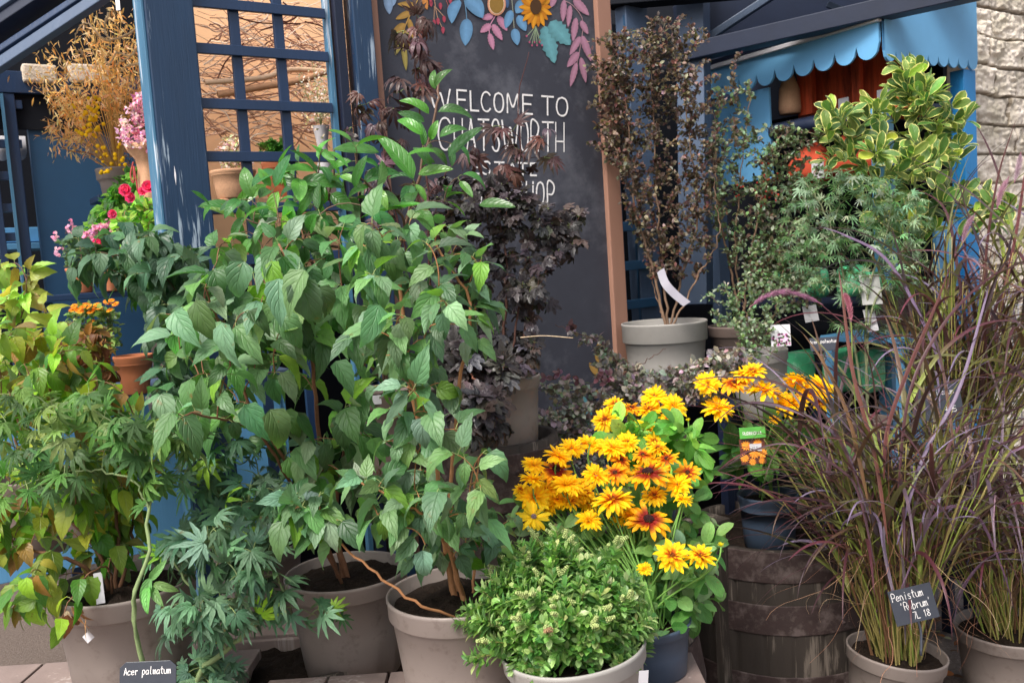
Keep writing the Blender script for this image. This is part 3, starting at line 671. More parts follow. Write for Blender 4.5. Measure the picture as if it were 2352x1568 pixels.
# ---- navy wall behind / right of the board
wallr = thing('panelled_wall', 'dark navy timber wall with boarded squares right of the chalkboard', 'wall', bpt(tr+.3, 0, -.3))
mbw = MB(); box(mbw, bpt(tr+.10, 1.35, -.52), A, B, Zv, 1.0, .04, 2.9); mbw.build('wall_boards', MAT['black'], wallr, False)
mbw = MB()
for k in range(8): box(mbw, bpt(tr+.16, .45+k*.19, -.31), A, B, Zv, .62, .02, .045)
for k in range(4): box(mbw, bpt(tr+.0+k*.135, 1.35, -.335), A, B, Zv, .05, .02, 2.9)
mbw.build('wall_battens', MAT['wallblue'], wallr, False, .003)
box(MB(), bpt(tr+.45, 1.4, -.36), A, B, Zv, .14, .08, 2.9).build('wall_post', MAT['greyblue'], wallr, False, .004)
# ---- right stall
S0 = at(2026, 300, 4.0); S0 = vec(S0[0], S0[1], 0)
stall = thing('market_stall', 'light blue market stall with scalloped awning edges beside the stone wall', 'stall', S0)
def sp(a, b, zz): return S0+A*a+B*b+Zv*zz
def zS(u, v): return onplane(u, v, S0, A)          # front plane, runs along B
def zS2(u, v): return onplane(u, v, S0, B)         # side plane, runs along A
box(MB(), sp(0, 0, 1.1), A, B, Zv, .07, .07, 2.25).build('post', MAT['skyblue'], stall, False, .004)
tb2 = np.dot(zS2(2214, 300)-S0, A)
box(MB(), sp(tb2, .0, 1.2), A, B, Zv, .10, .07, 2.4).build('post', MAT['cobalt'], stall, False, .004)
bb = np.dot(zS(1640, 300)-S0, B)
box(MB(), sp(0, bb, 1.2), A, B, Zv, .08, .06, 2.4).build('post', MAT['greyblue'], stall, False, .004)
# side panel (light blue boards) below counter on the A side
box(MB(), sp(tb2*.80, .02, .7), A, B, Zv, tb2*.33, .02, 2.0).build('side_boards', MAT['skyblue'], stall, False, .003)
box(MB(), sp(tb2*.5, .04, .45), A, B, Zv, tb2*.9, .03, .75).build('side_boards', MAT['skyblue'], stall, False, .003)
# scalloped valances
sc1 = MB(); z1a = zS(1655, 150)[2]; z1b = zS(2045, 90)[2]; za = zS(1660, 178)[2]; zb = zS(2040, 118)[2]
zt = (z1a+z1b)/2; zbm = (za+zb)/2
scallop(sc1, sp(-.04, bb, 0), sp(-.04, -.03, 0), zbm, zt+.03, 9, .065, th=.012); sc1.build('front_valance', MAT['valance'], stall, False)
box(MB(), sp(-.052, bb/2, zt+.035), A, B, Zv, .03, bb+.08, .02).build('valance_trim', MAT['white'], stall, False, .002)
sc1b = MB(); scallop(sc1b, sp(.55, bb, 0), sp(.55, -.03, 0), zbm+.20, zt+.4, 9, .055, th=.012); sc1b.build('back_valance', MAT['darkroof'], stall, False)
sc2 = MB(); e0 = zS2(2035, 118)[2]; e1 = zS2(2232, 150)[2]; et0 = zS2(2035, 44)[2]; et1 = zS2(2232, 0)[2]
scallop(sc2, sp(-.03, -.04, 0), sp(tb2+.05, -.04, 0), (e0+e1)/2, (et0, et1+.02), 9, .045, th=.012); sc2.build('side_valance', MAT['valance'], stall, False)
# sloping canopy underside + beams
cq = [sp(-.05, -.04, et0+.02), sp(tb2+.08, -.04, et1+.05), sp(tb2+.08, bb+.1, et1+.05), sp(-.05, bb+.1, et0+.02)]
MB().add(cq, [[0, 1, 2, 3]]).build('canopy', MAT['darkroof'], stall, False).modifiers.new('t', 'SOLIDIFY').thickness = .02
# inside: back boards red, dark backdrop
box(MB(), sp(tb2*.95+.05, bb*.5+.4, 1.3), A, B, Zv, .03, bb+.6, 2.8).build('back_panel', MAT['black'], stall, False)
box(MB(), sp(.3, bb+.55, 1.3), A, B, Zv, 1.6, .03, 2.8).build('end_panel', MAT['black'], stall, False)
shf = MB()
zs = 1.65-.0
for vv, th in ((278, .05), (705, .03), (850, .03)):
    zz = zS(1850, vv)[2]; box(MB(), sp(.25, bb*.5, zz), A, B, Zv, .42, bb, th).build('shelf', MAT['darkroof'], stall, False, .004)
# red stained cabinet
def onS(u, v, a): return onplane(u, v, S0+A*a, A)
cab = thing('red_cabinet', 'red stained timber cabinet standing inside the blue stall', 'cabinet', onS(1900, 260, .25))
def sbox(mb, u0, u1, v0, v1, a, th, col=None):
    c0 = onS((u0+u1)/2, v1, a); c1 = onS((u0+u1)/2, v0, a); b0 = np.dot(onS(u0, (v0+v1)/2, a)-S0, B); b1 = np.dot(onS(u1, (v0+v1)/2, a)-S0, B)
    box(mb, sp(a+th/2, (b0+b1)/2, (c0[2]+c1[2])/2), A, B, Zv, th, abs(b1-b0), abs(c1[2]-c0[2]), col)
m_ = MB(); sbox(m_, 1830, 2112, 100, 262, .3, .03); m_.build('back_boards', MAT['orangewood'], cab, False)
for q_ in ((1832, 1862, 100, 265, .2, .04), (1955, 1975, 100, 262, .22, .03)):
    m_ = MB(); sbox(m_, *q_); m_.build('upright', MAT['orangewood'], cab, False, .004)
m_ = MB(); sbox(m_, 1640, 2050, -60, 262, .5, .02); tag(m_.build('dark_boarding', MAT['darkroof'], None, False), 'dark blue boarding at the back of the stall behind the red cabinet', 'boarding')
for (u0, u1, v0, v1, lab) in ((1925, 1948, 225, 268, 'narrow white card standing in front of the red cabinet'), (2014, 2042, 205, 252, 'white rounded card beside the stall post in front of the red cabinet')):
    m_ = MB(); sbox(m_, u0, u1, v0, v1, .12, .01); tag(m_.build('price_card', MAT['white'], None, False, .002), lab, 'card')
m_ = MB(); b_ = onS(1815, 262, .15)
lathe(m_, b_, [(.0, 0), (.05, 0), (.055, .03), (.05, .12), (.02, .2), (.018, .24), (0, .24)], 20); tag(m_.build('stoneware_bottle', MAT['hessian'], None), 'brown stoneware bottle shape left of the red cabinet', 'bottle')
# dark cushion roll below the cabinet
m_ = MB(); tube(m_, [onS(1775, 305, -.02), onS(1860, 287, -.02), onS(1965, 272, -.02)], .035, 12); tag(m_.build('dark_roll', MAT['darkroof'], None), 'dark blue padded roll lying along the stall shelf under the red cabinet', 'roll')
# grey blue poster sign on the left of stall with white script
psn = thing('stall_sign', 'grey blue sign panel with pale writing on the left side of the stall', 'sign', onS(1700, 300, -.02))
m_ = MB(); sbox(m_, 1645, 1770, 215, 420, .0, .015); m_.build('sign_panel', MAT['skyblue'], psn, False, .002)
m_ = MB(); text_quad(m_, lambda u, v: onS(u, v, -.003), [(1690, 312), (1752, 304), (1690, 330), (1752, 322)], [('s', 0, .16), ('c', .2, .36), ('h', .4, .54), ('o', .6, .76), ('o', .82, 1)], .004, -A); m_.build('lettering', MAT['white'], psn, False)
# orange bags
rgx = np.random.RandomState(3)
for (u, v, r, lab, ct) in ((1870, 375, .095, 'orange red cloth bag with white patch on the stall shelf behind the berberis', 'bag'), (1955, 360, .1, 'orange red cloth bag behind the variegated shrub', 'bag'), (2090, 230, .08, 'orange cloth hanging behind the stall post', 'cloth')):
    c = onS(u, v, .08); m_ = MB(); lathe(m_, c-Zv*r, [(0, 0), (r*.8, .01), (r, r*.5), (r*.95, r*1.1), (r*.6, r*1.7), (0, r*2)], 24, wob=lambda V, a: V*(1+.22*np.stack([np.cos(3*a+u)+.5*np.sin(7*a), np.cos(3*a+u)+.5*np.sin(7*a), .5*np.sin(2*a)], -1)))
    tag(m_.build('cloth_'+('bag' if ct == 'bag' else 'bundle'), simple('orange_cloth', hx('#b04a34'), .9, .1, .25, 10, .5), None), lab, ct)
m_ = MB(); sbox(m_, 1864, 1890, 372, 410, -.05, .01); tag(m_.build('paper_tag', MAT['white'], None, False), 'white paper tag hanging in front of the orange bag', 'tag')
# dark roof beams, top right
rb = thing('roof_beams', 'dark navy roof beams crossing above the stall, top right', 'roof', at(1850, 30, 3.9))
def rbm(u0, v0, d0, u1, v1, d1, w_, t_, mat, nm): beam(MB(), at(u0, v0, d0), at(u1, v1, d1), w_, t_).build(nm, MAT[mat], rb, False, .004)
rbm(1560, 128, 4.5, 2330, -45, 3.6, .10, .08, 'darkroof', 'main_beam')
rbm(1600, 105, 4.6, 1890, -85, 4.4, .05, .035, 'greyblue', 'brace')
rbm(1400, -20, 4.45, 2400, -110, 3.9, .12, .16, 'black', 'upper_beam')
rbm(1560, 60, 4.7, 2330, -60, 4.9, .12, .22, 'darkroof', 'rear_beam')
rbm(1590, -120, 4.5, 1600, 700, 4.5, .14, .10, 'greyblue', 'upright')
rbm(1900, 10, 4.3, 2060, 75, 4.3, .02, .03, 'greyblue', 'brace')
# ---- stone wall
SW0 = S0+A*(tb2+.07)+B*.12
ncol, nrow = 330, 520; Lw = 2.2; Hw = 3.3
xx = np.linspace(0, Lw, ncol); zz = np.linspace(-.1, Hw, nrow); rg = np.random.RandomState(8)
rowh = .145; hgt = np.zeros((ncol, nrow)); cc = np.ones((ncol, nrow, 3)); XX, ZZ = np.meshgrid(xx, zz, indexing='ij')
wx = XX+.03*(fbm(XX*5, ZZ*5, 2)-.5); wz = ZZ+.03*(fbm(XX*5, ZZ*5, 9)-.5); row_ = np.floor(wz/rowh).astype(int)
for r in range(row_.min(), row_.max()+1):
    edges = np.cumsum(.18+.28*rg.rand(30))-.3; m = row_ == r; k = np.searchsorted(edges, wx[m])
    d1 = np.minimum(wx[m]-edges[k-1], edges[np.minimum(k, 29)]-wx[m]); d2 = np.minimum((wz[m]/rowh) % 1, 1-(wz[m]/rowh) % 1)*rowh
    dd = np.minimum(d1, d2); prot = rg.rand(31)[k]*.025; tone = (.8+.35*rg.rand(31))[k]
    hgt[m] = np.clip(dd/.007, 0, 1)*(.02+prot*.7); cc[m] = tone[:, None]*np.where(dd[:, None] < .007, [.38, .35, .31], [1, 1, 1])
hgt = hgt+((fbm(XX*12, ZZ*16, 4, 5)-.5)*.035+(np.abs(fbm(XX*18, ZZ*34, 14, 4)-.48))*.05)*np.clip(hgt/.02, .2, 1)
V = SW0+A*XX[..., None]+Zv*ZZ[..., None]-B*hgt[..., None]
i = np.arange(ncol-1)[:, None]*nrow; j = np.arange(nrow-1)[None]
sw_ = MB().add(V.reshape(-1, 3), np.stack([i+j, i+nrow+j, i+nrow+j+1, i+j+1], -1).reshape(-1, 4), col=cc.reshape(-1, 3))
box(sw_, SW0+A*(Lw/2)+B*.16+Zv*1.6, A, B, Zv, Lw, .3, 3.4)
tag(sw_.build('stone_wall', MAT['stone'], None, True), 'rough pale sandstone wall of coursed blocks at the right edge', 'wall')
# ---- display behind the trellis
rwl = MB(); box(rwl, vec(.3, 6.1, 1.5), vec(1, 0, 0), vec(0, 1, 0), Zv, 9, .05, 3.6); tag(rwl.build('rear_wall', MAT['black'], None, False), 'dark wall far behind both timber stalls', 'wall')
bw = thing('display_wall', 'terracotta plaster wall behind the trellis, warm glow put into its colour', 'wall', pl(.2, 0)+B*1.1)
box(MB(), pl(.62, 0.81)+B*1.12, A, B, Zv, .80, .05, 1.62).build('lower_boarding', MAT['black'], bw, False)
box(MB(), pl(.62, 2.42)+B*1.1, A, B, Zv, .80, .05, 1.6).build('plaster', MAT['orange'], bw, False)
rg = np.random.RandomState(11)
tw_ = MB()
def zb_(u, v, off): return onplane(u, v, P0+B*off, B)
for k in range(420):
    v = 60+rg.rand()*260 if k > 60 else rg.rand()*120; u = 470+rg.rand()*340; off = .65+rg.rand()*.35
    c = zb_(u, v, off); d = nrm(A*1.0+Zv*(rg.randn()*.35)+B*rg.randn()*.15); L = .06+.22*rg.rand(); d = nrm(A+Zv*rg.randn()*.55+B*rg.randn()*.2)
    P = smooth_line([c-d*L/2, c-d*L*.12+rg.randn(3)*.007, c+rg.randn(3)*.007+d*L*.2, c+d*L/2+Zv*rg.randn()*.012], 8)
    col = hx(['#c89a80', '#e8c4a8', '#9d6f5c', '#f5dcc4', '#b58870'][rg.randint(5)]); tube(tw_, P, .001+.0022*rg.rand(), 5, col)
tube(tw_, smooth_line([zb_(470, 190, .6), zb_(600, 180, .6), zb_(680, 160, .62), zb_(830, 175, .6)], 20), .011, 8, hx('#dfb997'))
tube(tw_, smooth_line([zb_(500, 218, .62), zb_(600, 200, .6), zb_(690, 185, .6), zb_(760, 160, .62)], 20), .014, 8, hx('#c4936f'))
for pts in ([(500, -5), (530, 30), (590, 52), (690, 55)], [(620, 0), (650, 50), (700, 30), (760, 25)], [(700, 50), (745, 65), (775, 110)], [(600, 70), (680, 40), (650, 5)], [(500, 180), (520, 140), (560, 100)]):
    tube(tw_, smooth_line([zb_(a, b, .5) for a, b in pts], 16), .003, 6, hx('#5a3327'))
tag(tw_.build('twig_bundle', MAT['twig'], None), 'tangled bundle of bare brown twigs and branches behind the trellis', 'twigs')
# floor / shelf for that display
tag(box(MB(), pl(.52, zb_(600, 470, .6)[2])+B*.68, A, B, Zv, .72, .45, .03).build('display_bench', MAT['hessian'], None, False, .004), 'pale bench carrying small plant pots behind the trellis', 'bench')
# ================================================================== FURNITURE THAT CARRIES THE POTS
def barrel(name, label, cx, cy, z0, z1, R, hoops, bulge=.1, seed=0, group=None, fill=True):
    t = thing('barrel' if name is None else name, label, 'barrel', (cx, cy, z0), group); H = z1-z0; c = vec(cx, cy, z0)
    ns = 22; mb = MB(); rg = np.random.RandomState(seed); prof = []
    hs = np.linspace(0, 1, 14); rr = R*(1+bulge*np.sin(np.clip(hs, 0, 1)*math.pi*.5+math.pi/2*0)[::-1]) if fill == 'half' else R*(1+bulge*np.sin(hs*math.pi))
    def staves(V, a):
        V = V.copy(); ph = (a*ns/(2*math.pi)) % 1; g = 1-.022*np.exp(-((np.minimum(ph, 1-ph))/.07)**2); k = (a*ns/(2*math.pi)).astype(int)
        j = 1+.006*(rg.rand(ns+1)[k]-.5); V[:, :, 0] *= g*j; V[:, :, 1] *= g*j; return V
    prof = [(r, h*H) for r, h in zip(rr, hs)]+[(rr[-1]-.022, H), (rr[-1]-.024, H-.06)]
    lathe(mb, c, prof, ns*10, wob=staves); mb.build('staves', MAT['barrelwood'], t)
    for h0, h1 in hoops:
        r0_ = np.interp(h0, hs, rr)+.003; r1_ = np.interp(h1, hs, rr)+.003; rm = np.interp((h0+h1)/2, hs, rr)+.004
        hb = MB(); lathe(hb, c, [(r0_-.004, h0*H-.001), (r0_, h0*H), (r0_, h0*H+.003), (r0_+(r1_-r0_)*.33, h0*H+(h1-h0)*H*.33), (r0_+(r1_-r0_)*.66, h0*H+(h1-h0)*H*.66), (r1_, h1*H-.003), (r1_, h1*H), (r1_-.004, h1*H+.001)], 96); hb.build('hoop', MAT['hoop'], t)
        rv = MB(); ra_ = -math.pi/2+.35
        for q_ in (.3, .7): lathe(rv, c+vec(math.cos(ra_)*(rm+.001), math.sin(ra_)*(rm+.001), (h0+(h1-h0)*q_)*H), [(0, -.006), (.005, -.004), (.006, 0), (.005, .004), (0, .006)], 8)
        rv.build('rivets', MAT['hoop'], t)
    sr = rr[-1]-.024; n = 64; rad = np.linspace(0, 1, 14)[1:]; aa = np.arange(n)/n*2*math.pi
    V = np.array([(0, 0, 0)]+[(sr*r*math.cos(a), sr*r*math.sin(a), 0) for r in rad for a in aa]); V[:, 2] = H-.035+(fbm(V[:, 0]*40+cx, V[:, 1]*40, 3)-.5)*.03
    F3 = np.array([[0, 1+k, 1+(k+1) % n] for k in range(n)]); F4 = np.array([[1+i*n+k, 1+(i+1)*n+k, 1+(i+1)*n+(k+1) % n, 1+i*n+(k+1) % n] for i in range(len(rad)-1) for k in range(n)])
    MB().add(V+c, [F3, F4]).build('soil', MAT['soil'], t, False)
    return t
def xyz(u, v, d): return at(u, v, d)
# right half barrel
p = at(1783, 1200, 3.45); barrel(None, 'dark weathered half barrel with rusty hoops on the ground beside the tall purple grass', p[0], p[1], .0, p[2], .34, [(.05, .27), (.52, .69), (.82, .995)], .05, 1)
RBZ = p[2]
# bottom-left barrel planter
p = at(690, 1500, 2.72); barrel(None, 'dark soil-filled barrel planter at the bottom edge holding the big taupe pot', p[0], p[1], 0, .575, .30, [(.78, .98)], .06, 2)
# centre tall barrel
p = at(1130, 1000, 2.85); barrel(None, 'tall brown oak barrel standing behind the green shrub with a taupe pot on it', p[0], p[1], 0, p[2], .205, [(.1, .2), (.5, .58), (.83, .98)], .12, 3)
CBZ = p[2]; CBP = p
# small keg right of the blue pot
p = at(1400, 1400, 2.62); barrel(None, 'wooden barrel with rusty hoop just right of the blue grey pot', p[0], p[1], 0, .63, .235, [(.72, .92), (.3, .4)], .14, 4)
# benches of planks
def bench(label, x0, x1, y0, y1, zt, mat='planks'):
    t = thing('plank_bench', label, 'bench', ((x0+x1)/2, (y0+y1)/2, 0)); n = max(1, int((x1-x0)/.14)); wdt = (x1-x0)/n
    for k in range(n):
        box(MB(), vec(x0+wdt*(k+.5), (y0+y1)/2, zt-.014), vec(1, 0, 0), vec(0, 1, 0), Zv, wdt-.008, y1-y0, .028).build('plank', MAT[mat], t, False, .003)
    for sx in (x0+.05, x1-.05):
        for sy in (y0+.05, y1-.05): box(MB(), vec(sx, sy, (zt-.03)/2), vec(1, 0, 0), vec(0, 1, 0), Zv, .05, .05, zt-.03).build('leg', MAT[mat], t, False, .003)
bench('grey weathered plank bench at the bottom left corner under the largest taupe pot', -1.55, -.77, 1.5, 2.53, .60)
bench('low plank bench along the bottom edge carrying the front row of pots', -.70, .42, 1.45, 2.32, .60)
# blue counter on the left
c_ = at(150, 900, 3.3); ct = thing('blue_counter', 'light blue painted counter behind the yellow green shrubs at the left', 'counter', (c_[0], c_[1], 0))
hC = c_[2]
box(MB(), vec(c_[0]-.05, c_[1]+.1, hC-.015)-A*.1, A, B, Zv, 1.75, .5, .03).build('counter_top', MAT['greyblue'], ct, False, .004)
box(MB(), vec(c_[0]-.05, c_[1]+.1, hC/2+.33)-A*.1-B*.235, A, B, Zv, 1.7, .02, hC-.70).build('front_panel', MAT['skyblue'], ct, False, .003)
for s in (-.8, .8): box(MB(), vec(c_[0]-.05, c_[1]+.1, (hC-.03)/2)-A*(.1-s)-B*.22, A, B, Zv, .06, .06, hC-.03).build('leg', MAT['skyblue'], ct, False, .003)
# grey slatted crate
c_ = at(470, 1440, 2.95); cr = thing('slatted_crate', 'grey weathered slatted crate between the left pots', 'crate', (c_[0]+.12, c_[1], 0)); zt = .575
for k in range(4): box(MB(), vec(c_[0]+.12, c_[1]-.2, zt-.05-k*.13), vec(1, 0, 0), vec(0, 1, 0), Zv, .62, .018, .09).build('slat', MAT['planks'], cr, False, .002)
box(MB(), vec(c_[0]+.12, c_[1]+.02, zt-.01), vec(1, 0, 0), vec(0, 1, 0), Zv, .6, .4, .02).build('top_board', MAT['planks'], cr, False, .002)
for s in (-.28, .28): box(MB(), vec(c_[0]+.12+s, c_[1]-.17, zt/2-.02), vec(1, 0, 0), vec(0, 1, 0), Zv, .05, .05, zt-.04).build('leg', MAT['planks'], cr, False, .003)
def stand(label, u, v, d, wdt, dep, name='display_stand', mat='darkroof'):
    c = at(u, v, d); t = thing(name, label, 'stand', (c[0], c[1], 0))
    box(MB(), c-Zv*.012, A, B, Zv, wdt, dep, .024).build('top', MAT[mat], t, False, .003)
    for a in (-1, 1):
        for b in (-1, 1): box(MB(), vec(c[0], c[1], (c[2]-.024)/2)+A*a*(wdt/2-.03)+B*b*(dep/2-.03), A, B, Zv, .04, .04, c[2]-.024).build('leg', MAT[mat], t, False, .003)
    return c
# ================================================================== POTTED PLANTS
NOP = dict(cat='plant')
def potlab(t): return t
# ---------- big foreground shrub in the centre pot
rg = np.random.RandomState(21)
DG = ['#5f8262', '#527858', '#7a9c80', '#456b45', '#628a52', '#6f9a68']; BR_ = ['#8a5f45', '#a9744f']
def shrub(t, rg, stems, polys, temps, mat, size, cols, wts=None, nleaf=4, pet=.014, out=.9, down=.5, cam=.35, stemcol=hx('#8a5f45'), r0=.0035, jit=.3, wid=1.0, t0=.3, up=0, sag=0, pair=True, r1=.0012, srad=None, bright=None, name='foliage'):
    sb = MB(); lb = MB(); L = []
    for s in stems:
        ra = (.006, .003) if len(s) < 3 or not isinstance(s[-1], tuple) or len(s[-1]) != 2 else s[-1]
        pts = [q for q in s if len(q) == 3]; P = stem_line(pts, 26); P[1:-1] += rg.randn(24, 3)*.002
        cl = stemcol*(.8+.4*rg.rand()); tube(sb, P, np.linspace(ra[0], ra[1], 26), 8, cl); L.append(P)
    tg = np.concatenate([sample(rg, *pp) for pp in polys])
    tw = grow(rg, L, tg, sb, r0, r1, stemcol, sag)
    ends = [l[int(len(l)*.55):] for l in L] if nleaf > 2 else []
    P, D, N = leaves_on(rg, tw+ends, nleaf, out, down, jit, t0, pair, up, cam, pet, sb, hx('#7d8a55'))
    S = size*(.65+.6*rg.rand(len(P))); C = palette(rg, len(P), cols, wts)
    if bright is not None:
        m = rg.rand(len(P)) < bright[0]; C[m] = palette(rg, m.sum(), [bright[1]])
    place(lb, temps, P, D, N, S, C, wid*(.85+.3*rg.rand(len(P))), rg)
    sb.build('stems', MAT['stem'], t); f = lb.build(name, LM[mat], t)
    return L, tw
def handleaves(t, rg, items, d, temps, mat, cols, mb=None, dd=.06, facing=None, wid=1.0, nm='leaf_sprays'):
    """single leaves traced base -> tip"""
    own = mb is None; mb = mb or MB(); P = []; D = []; N = []; S = []
    for it in items:
        (bu, bv), (tu, tv) = it[0], it[1]; dp = d+dd*rg.randn(); b = at(bu, bv, dp); e = at(tu, tv, dp-.02-.03*rg.rand())
        P.append(b); D.append(e-b); S.append(np.linalg.norm(e-b)*1.06); N.append(nrm(TOCAM+UP*.6+rg.randn(3)*.35))
    place(mb, temps, np.array(P), np.array(D), np.array(N), np.array(S), palette(rg, len(P), cols), wid, rg)
    if own: mb.build(nm, LM[mat], t)
# centre pot
tD, sD, bD, _ = potted('potted_shrub', 'tall arching green shrub with brown stems in the taupe pot at bottom centre', 'plant', 1058, 1352, 2.13, .345, .30)
shrub(tD, rg, [
  [(1055,1412,2.15),(1020,1250,2.14),(985,1060,2.12),(945,900,2.1),(925,740,2.1),(915,560,2.15),(.008,.004)],
  [(1070,1410,2.13),(1030,1240,2.1),(1005,1080,2.05),(960,930,2.0),(935,820,2.0),(.007,.003)],
  [(1062,1408,2.18),(1035,1250,2.2),(1040,1050,2.2),(1060,850,2.15),(1080,700,2.1),(1000,560,2.2),(.006,.003)],
  [(1060,1425,2.05),(970,1390,1.98),(880,1330,1.95),(800,1262,1.95),(740,1215,1.95),(690,1198,1.95),(.0034,.002)],
  [(1075,1400,2.15),(1018,1235,2.0),(965,1180,1.92),(905,1145,1.9),(830,1108,1.9),(.004,.002)],
  [(1080,1395,2.16),(1090,1290,2.2),(1085,1180,2.2),(1100,1050,2.2),(.004,.002)],
 ], [
  ([(845,500),(960,480),(1080,510),(1130,640),(1120,760),(1060,820),(1040,760),(980,640),(860,640),(780,600)], 22, 2.05, .14),
  ([(860,640),(1000,620),(1050,740),(1060,840),(1010,930),(1070,1010),(1160,1060),(1170,1120),(1130,1190),(1050,1200),(1000,1100),(900,1060),(860,900),(800,780)], 24, 2.0, .16),
  ([(900,1100),(1000,1180),(1180,1150),(1190,1230),(1110,1300),(1020,1330),(930,1250)], 7, 2.1, .1),
  ([(640,1130),(720,1120),(800,1180),(740,1240),(660,1230)], 8, 1.95, .04),
  ([(790,1090),(900,1100),(1000,1150),(980,1260),(880,1230)], 12, 1.92, .04),
 ], T_BIG, 'big', .073, DG, nleaf=3, pet=.012, down=.55, cam=.5, stemcol=hx('#a5744f'), wid=1.0, bright=(.05, '#6fa03c'))
# left-centre pot
tC, sC, bC, _ = potted('potted_shrub', 'large broad-leaved green shrub in the taupe pot left of centre', 'plant', 795, 1308, 2.6, .345, .29, notch=True)
rg = np.random.RandomState(5)
shrub(tC, rg, [
  [(800,1335,2.6),(755,1170,2.55),(735,1030,2.5),(720,880,2.4),(700,700,2.35),(640,560,2.3),(.008,.003)],
  [(790,1340,2.6),(770,1180,2.6),(800,1000,2.55),(840,820,2.5),(860,640,2.45),(.008,.003)],
  [(780,1335,2.6),(720,1180,2.5),(650,1050,2.3),(560,900,2.2),(500,740,2.15),(470,660,2.1),(.006,.002)],
  [(785,1338,2.55),(690,1150,2.4),(600,1000,2.2),(500,960,2.05),(410,950,1.95),(.005,.002)],
 ], [
  ([(360,700),(430,600),(560,560),(660,560),(700,700),(640,860),(540,960),(440,1010),(350,990),(370,860)], 25, 2.12, .18),
  ([(520,560),(640,500),(780,480),(850,560),(850,760),(720,800),(600,740)], 19, 2.3, .18),
  ([(560,760),(700,780),(860,760),(850,1000),(760,1140),(650,1120),(560,1030),(500,940)], 15, 2.3, .2),
  ([(640,1000),(860,960),(880,1120),(800,1200),(700,1150)], 8, 2.45, .1),
 ], T_BIG, 'big', .088, ['#486f42', '#56834e', '#6a9068', '#3a5f36', '#7f9f80', '#5f9048'], nleaf=3, pet=.014, down=.62, cam=.5, stemcol=hx('#7b553f'), wid=1.0, bright=(.10, '#78ac38'), srad=None)
handleaves(tC, rg, [((450,690),(475,800)),((510,740),(510,850)),((400,715),(440,790)),((640,640),(640,745)),((700,620),(640,720)),((690,640),(720,770)),((640,720),(700,790)),((560,600),(520,700)),
 ((620,940),(680,1040)),((560,930),(620,1010)),((440,930),(490,1010)),((370,905),(385,985)),((395,905),(345,955)),((870,700),(850,800)),((590,690),(560,760)),((770,830),(820,900))], 2.0, T_BIG, 'big', ['#5f8a62', '#5a8350', '#6d9478'])
# dark quilted shrub left (viburnum-like)
p = at(385, 930, 2.9); tV = thing('potted_shrub', 'dark green deeply veined shrub on the blue counter by the corner post', 'plant', p-UP*.17)
make_pot(tV, 385, 905, 2.9, .13, .13, mat='pot')
rg = np.random.RandomState(6)
shrub(tV, rg, [
  [(385,915,2.9),(375,800,2.8),(350,700,2.7),(300,600,2.6),(230,580,2.55),(.005,.002)],
  [(390,915,2.9),(400,780,2.8),(400,680,2.7),(370,580,2.65),(.005,.002)],
  [(388,915,2.9),(420,800,2.8),(450,700,2.75),(450,600,2.7),(.004,.002)]],
 [([(160,640),(170,540),(240,560),(300,500),(440,560),(480,640),(430,700),(330,690),(260,620)], 34, 2.6, .1),
  ([(350,690),(430,680),(450,820),(460,1000),(400,1010),(365,900),(350,800)], 24, 2.65, .1)],
 T_BIG, 'big', .078, ['#3c5f4a', '#4a6e58', '#54785f', '#375a38'], nleaf=3, pet=.01, down=.7, cam=.5, stemcol=hx('#5a4a38'), wid=1.05, bright=(.03, '#4f9a2a'))
# glossy laurel like shrub on top
p = at(900, 905, 3.0); tG = thing('potted_shrub', 'glossy bright green laurel-like shrub rising before the trellis and chalkboard', 'plant', p-UP*.29)
sG, _, _ = make_pot(tG, 905, 892, 3.0, .30, .29, mat='potbrown')
box(MB(), onplane(862, 918, at(905, 892, 2.85), vec(0, 1, 0)), vec(1, 0, 0), vec(0, 1, 0), Zv, .038, .002, .028).build('price_label', MAT['white'], tG, False)
rg = np.random.RandomState(7)
Ls, tws = shrub(tG, rg, [
  [(900,905,3.0),(885,750,2.9),(920,560,2.8),(965,400,2.7),(1000,260,2.65),(1010,180,2.65),(.007,.003)],
  [(890,905,3.0),(860,700,2.8),(800,580,2.6),(700,560,2.5),(560,500,2.4),(.007,.002)],
  [(895,905,3.0),(880,700,2.8),(930,520,2.6),(860,440,2.5),(820,400,2.45),(.006,.002)],
  [(890,905,3.0),(780,700,2.8),(700,560,2.6),(760,430,2.55),(770,340,2.5),(.006,.002)]],
 [([(500,440),(600,420),(700,350),(800,330),(880,370),(860,480),(760,560),(620,590),(520,520)], 24, 2.45, .12),
  ([(960,330),(1060,300),(1060,440),(1000,500),(930,460)], 5, 2.65, .05)],
 T_GLOSS, 'gloss', .078, ['#3f7a35', '#4d8a3a', '#356b3a', '#5f9a45'], nleaf=2, pet=.012, down=.25, cam=.4, stemcol=hx('#6d5548'), wid=1.0)
handleaves(tG, rg, [((480,470),(443,437)),((540,500),(470,462)),((545,470),(600,415)),((830,395),(790,375)),((815,430),(830,358)),((835,420),(908,362)),((780,400),(720,330)),((870,350),(770,338)),
 ((1000,205),(985,152)),((1000,200),(1015,150)),((1005,258),(1080,228)),((985,262),(935,205)),((975,280),(918,252)),((970,310),(915,252)),((1010,315),(1060,270)),((1030,360),(1100,292)),((950,410),(880,300)),
 ((1100,470),(1178,470)),((960,400),(1035,385)),((990,380),(960,330)),((830,500),(960,460)),((560,500),(520,540)),((640,440),(600,520)),((700,440),(640,400)),((690,420),(780,400)),((1000,350),(940,340))],
 2.5, T_GLOSS, 'gloss', ['#4f8f30', '#5fa03a', '#3f7434', '#4a7a3c', '#3a6a34'], wid=.8)
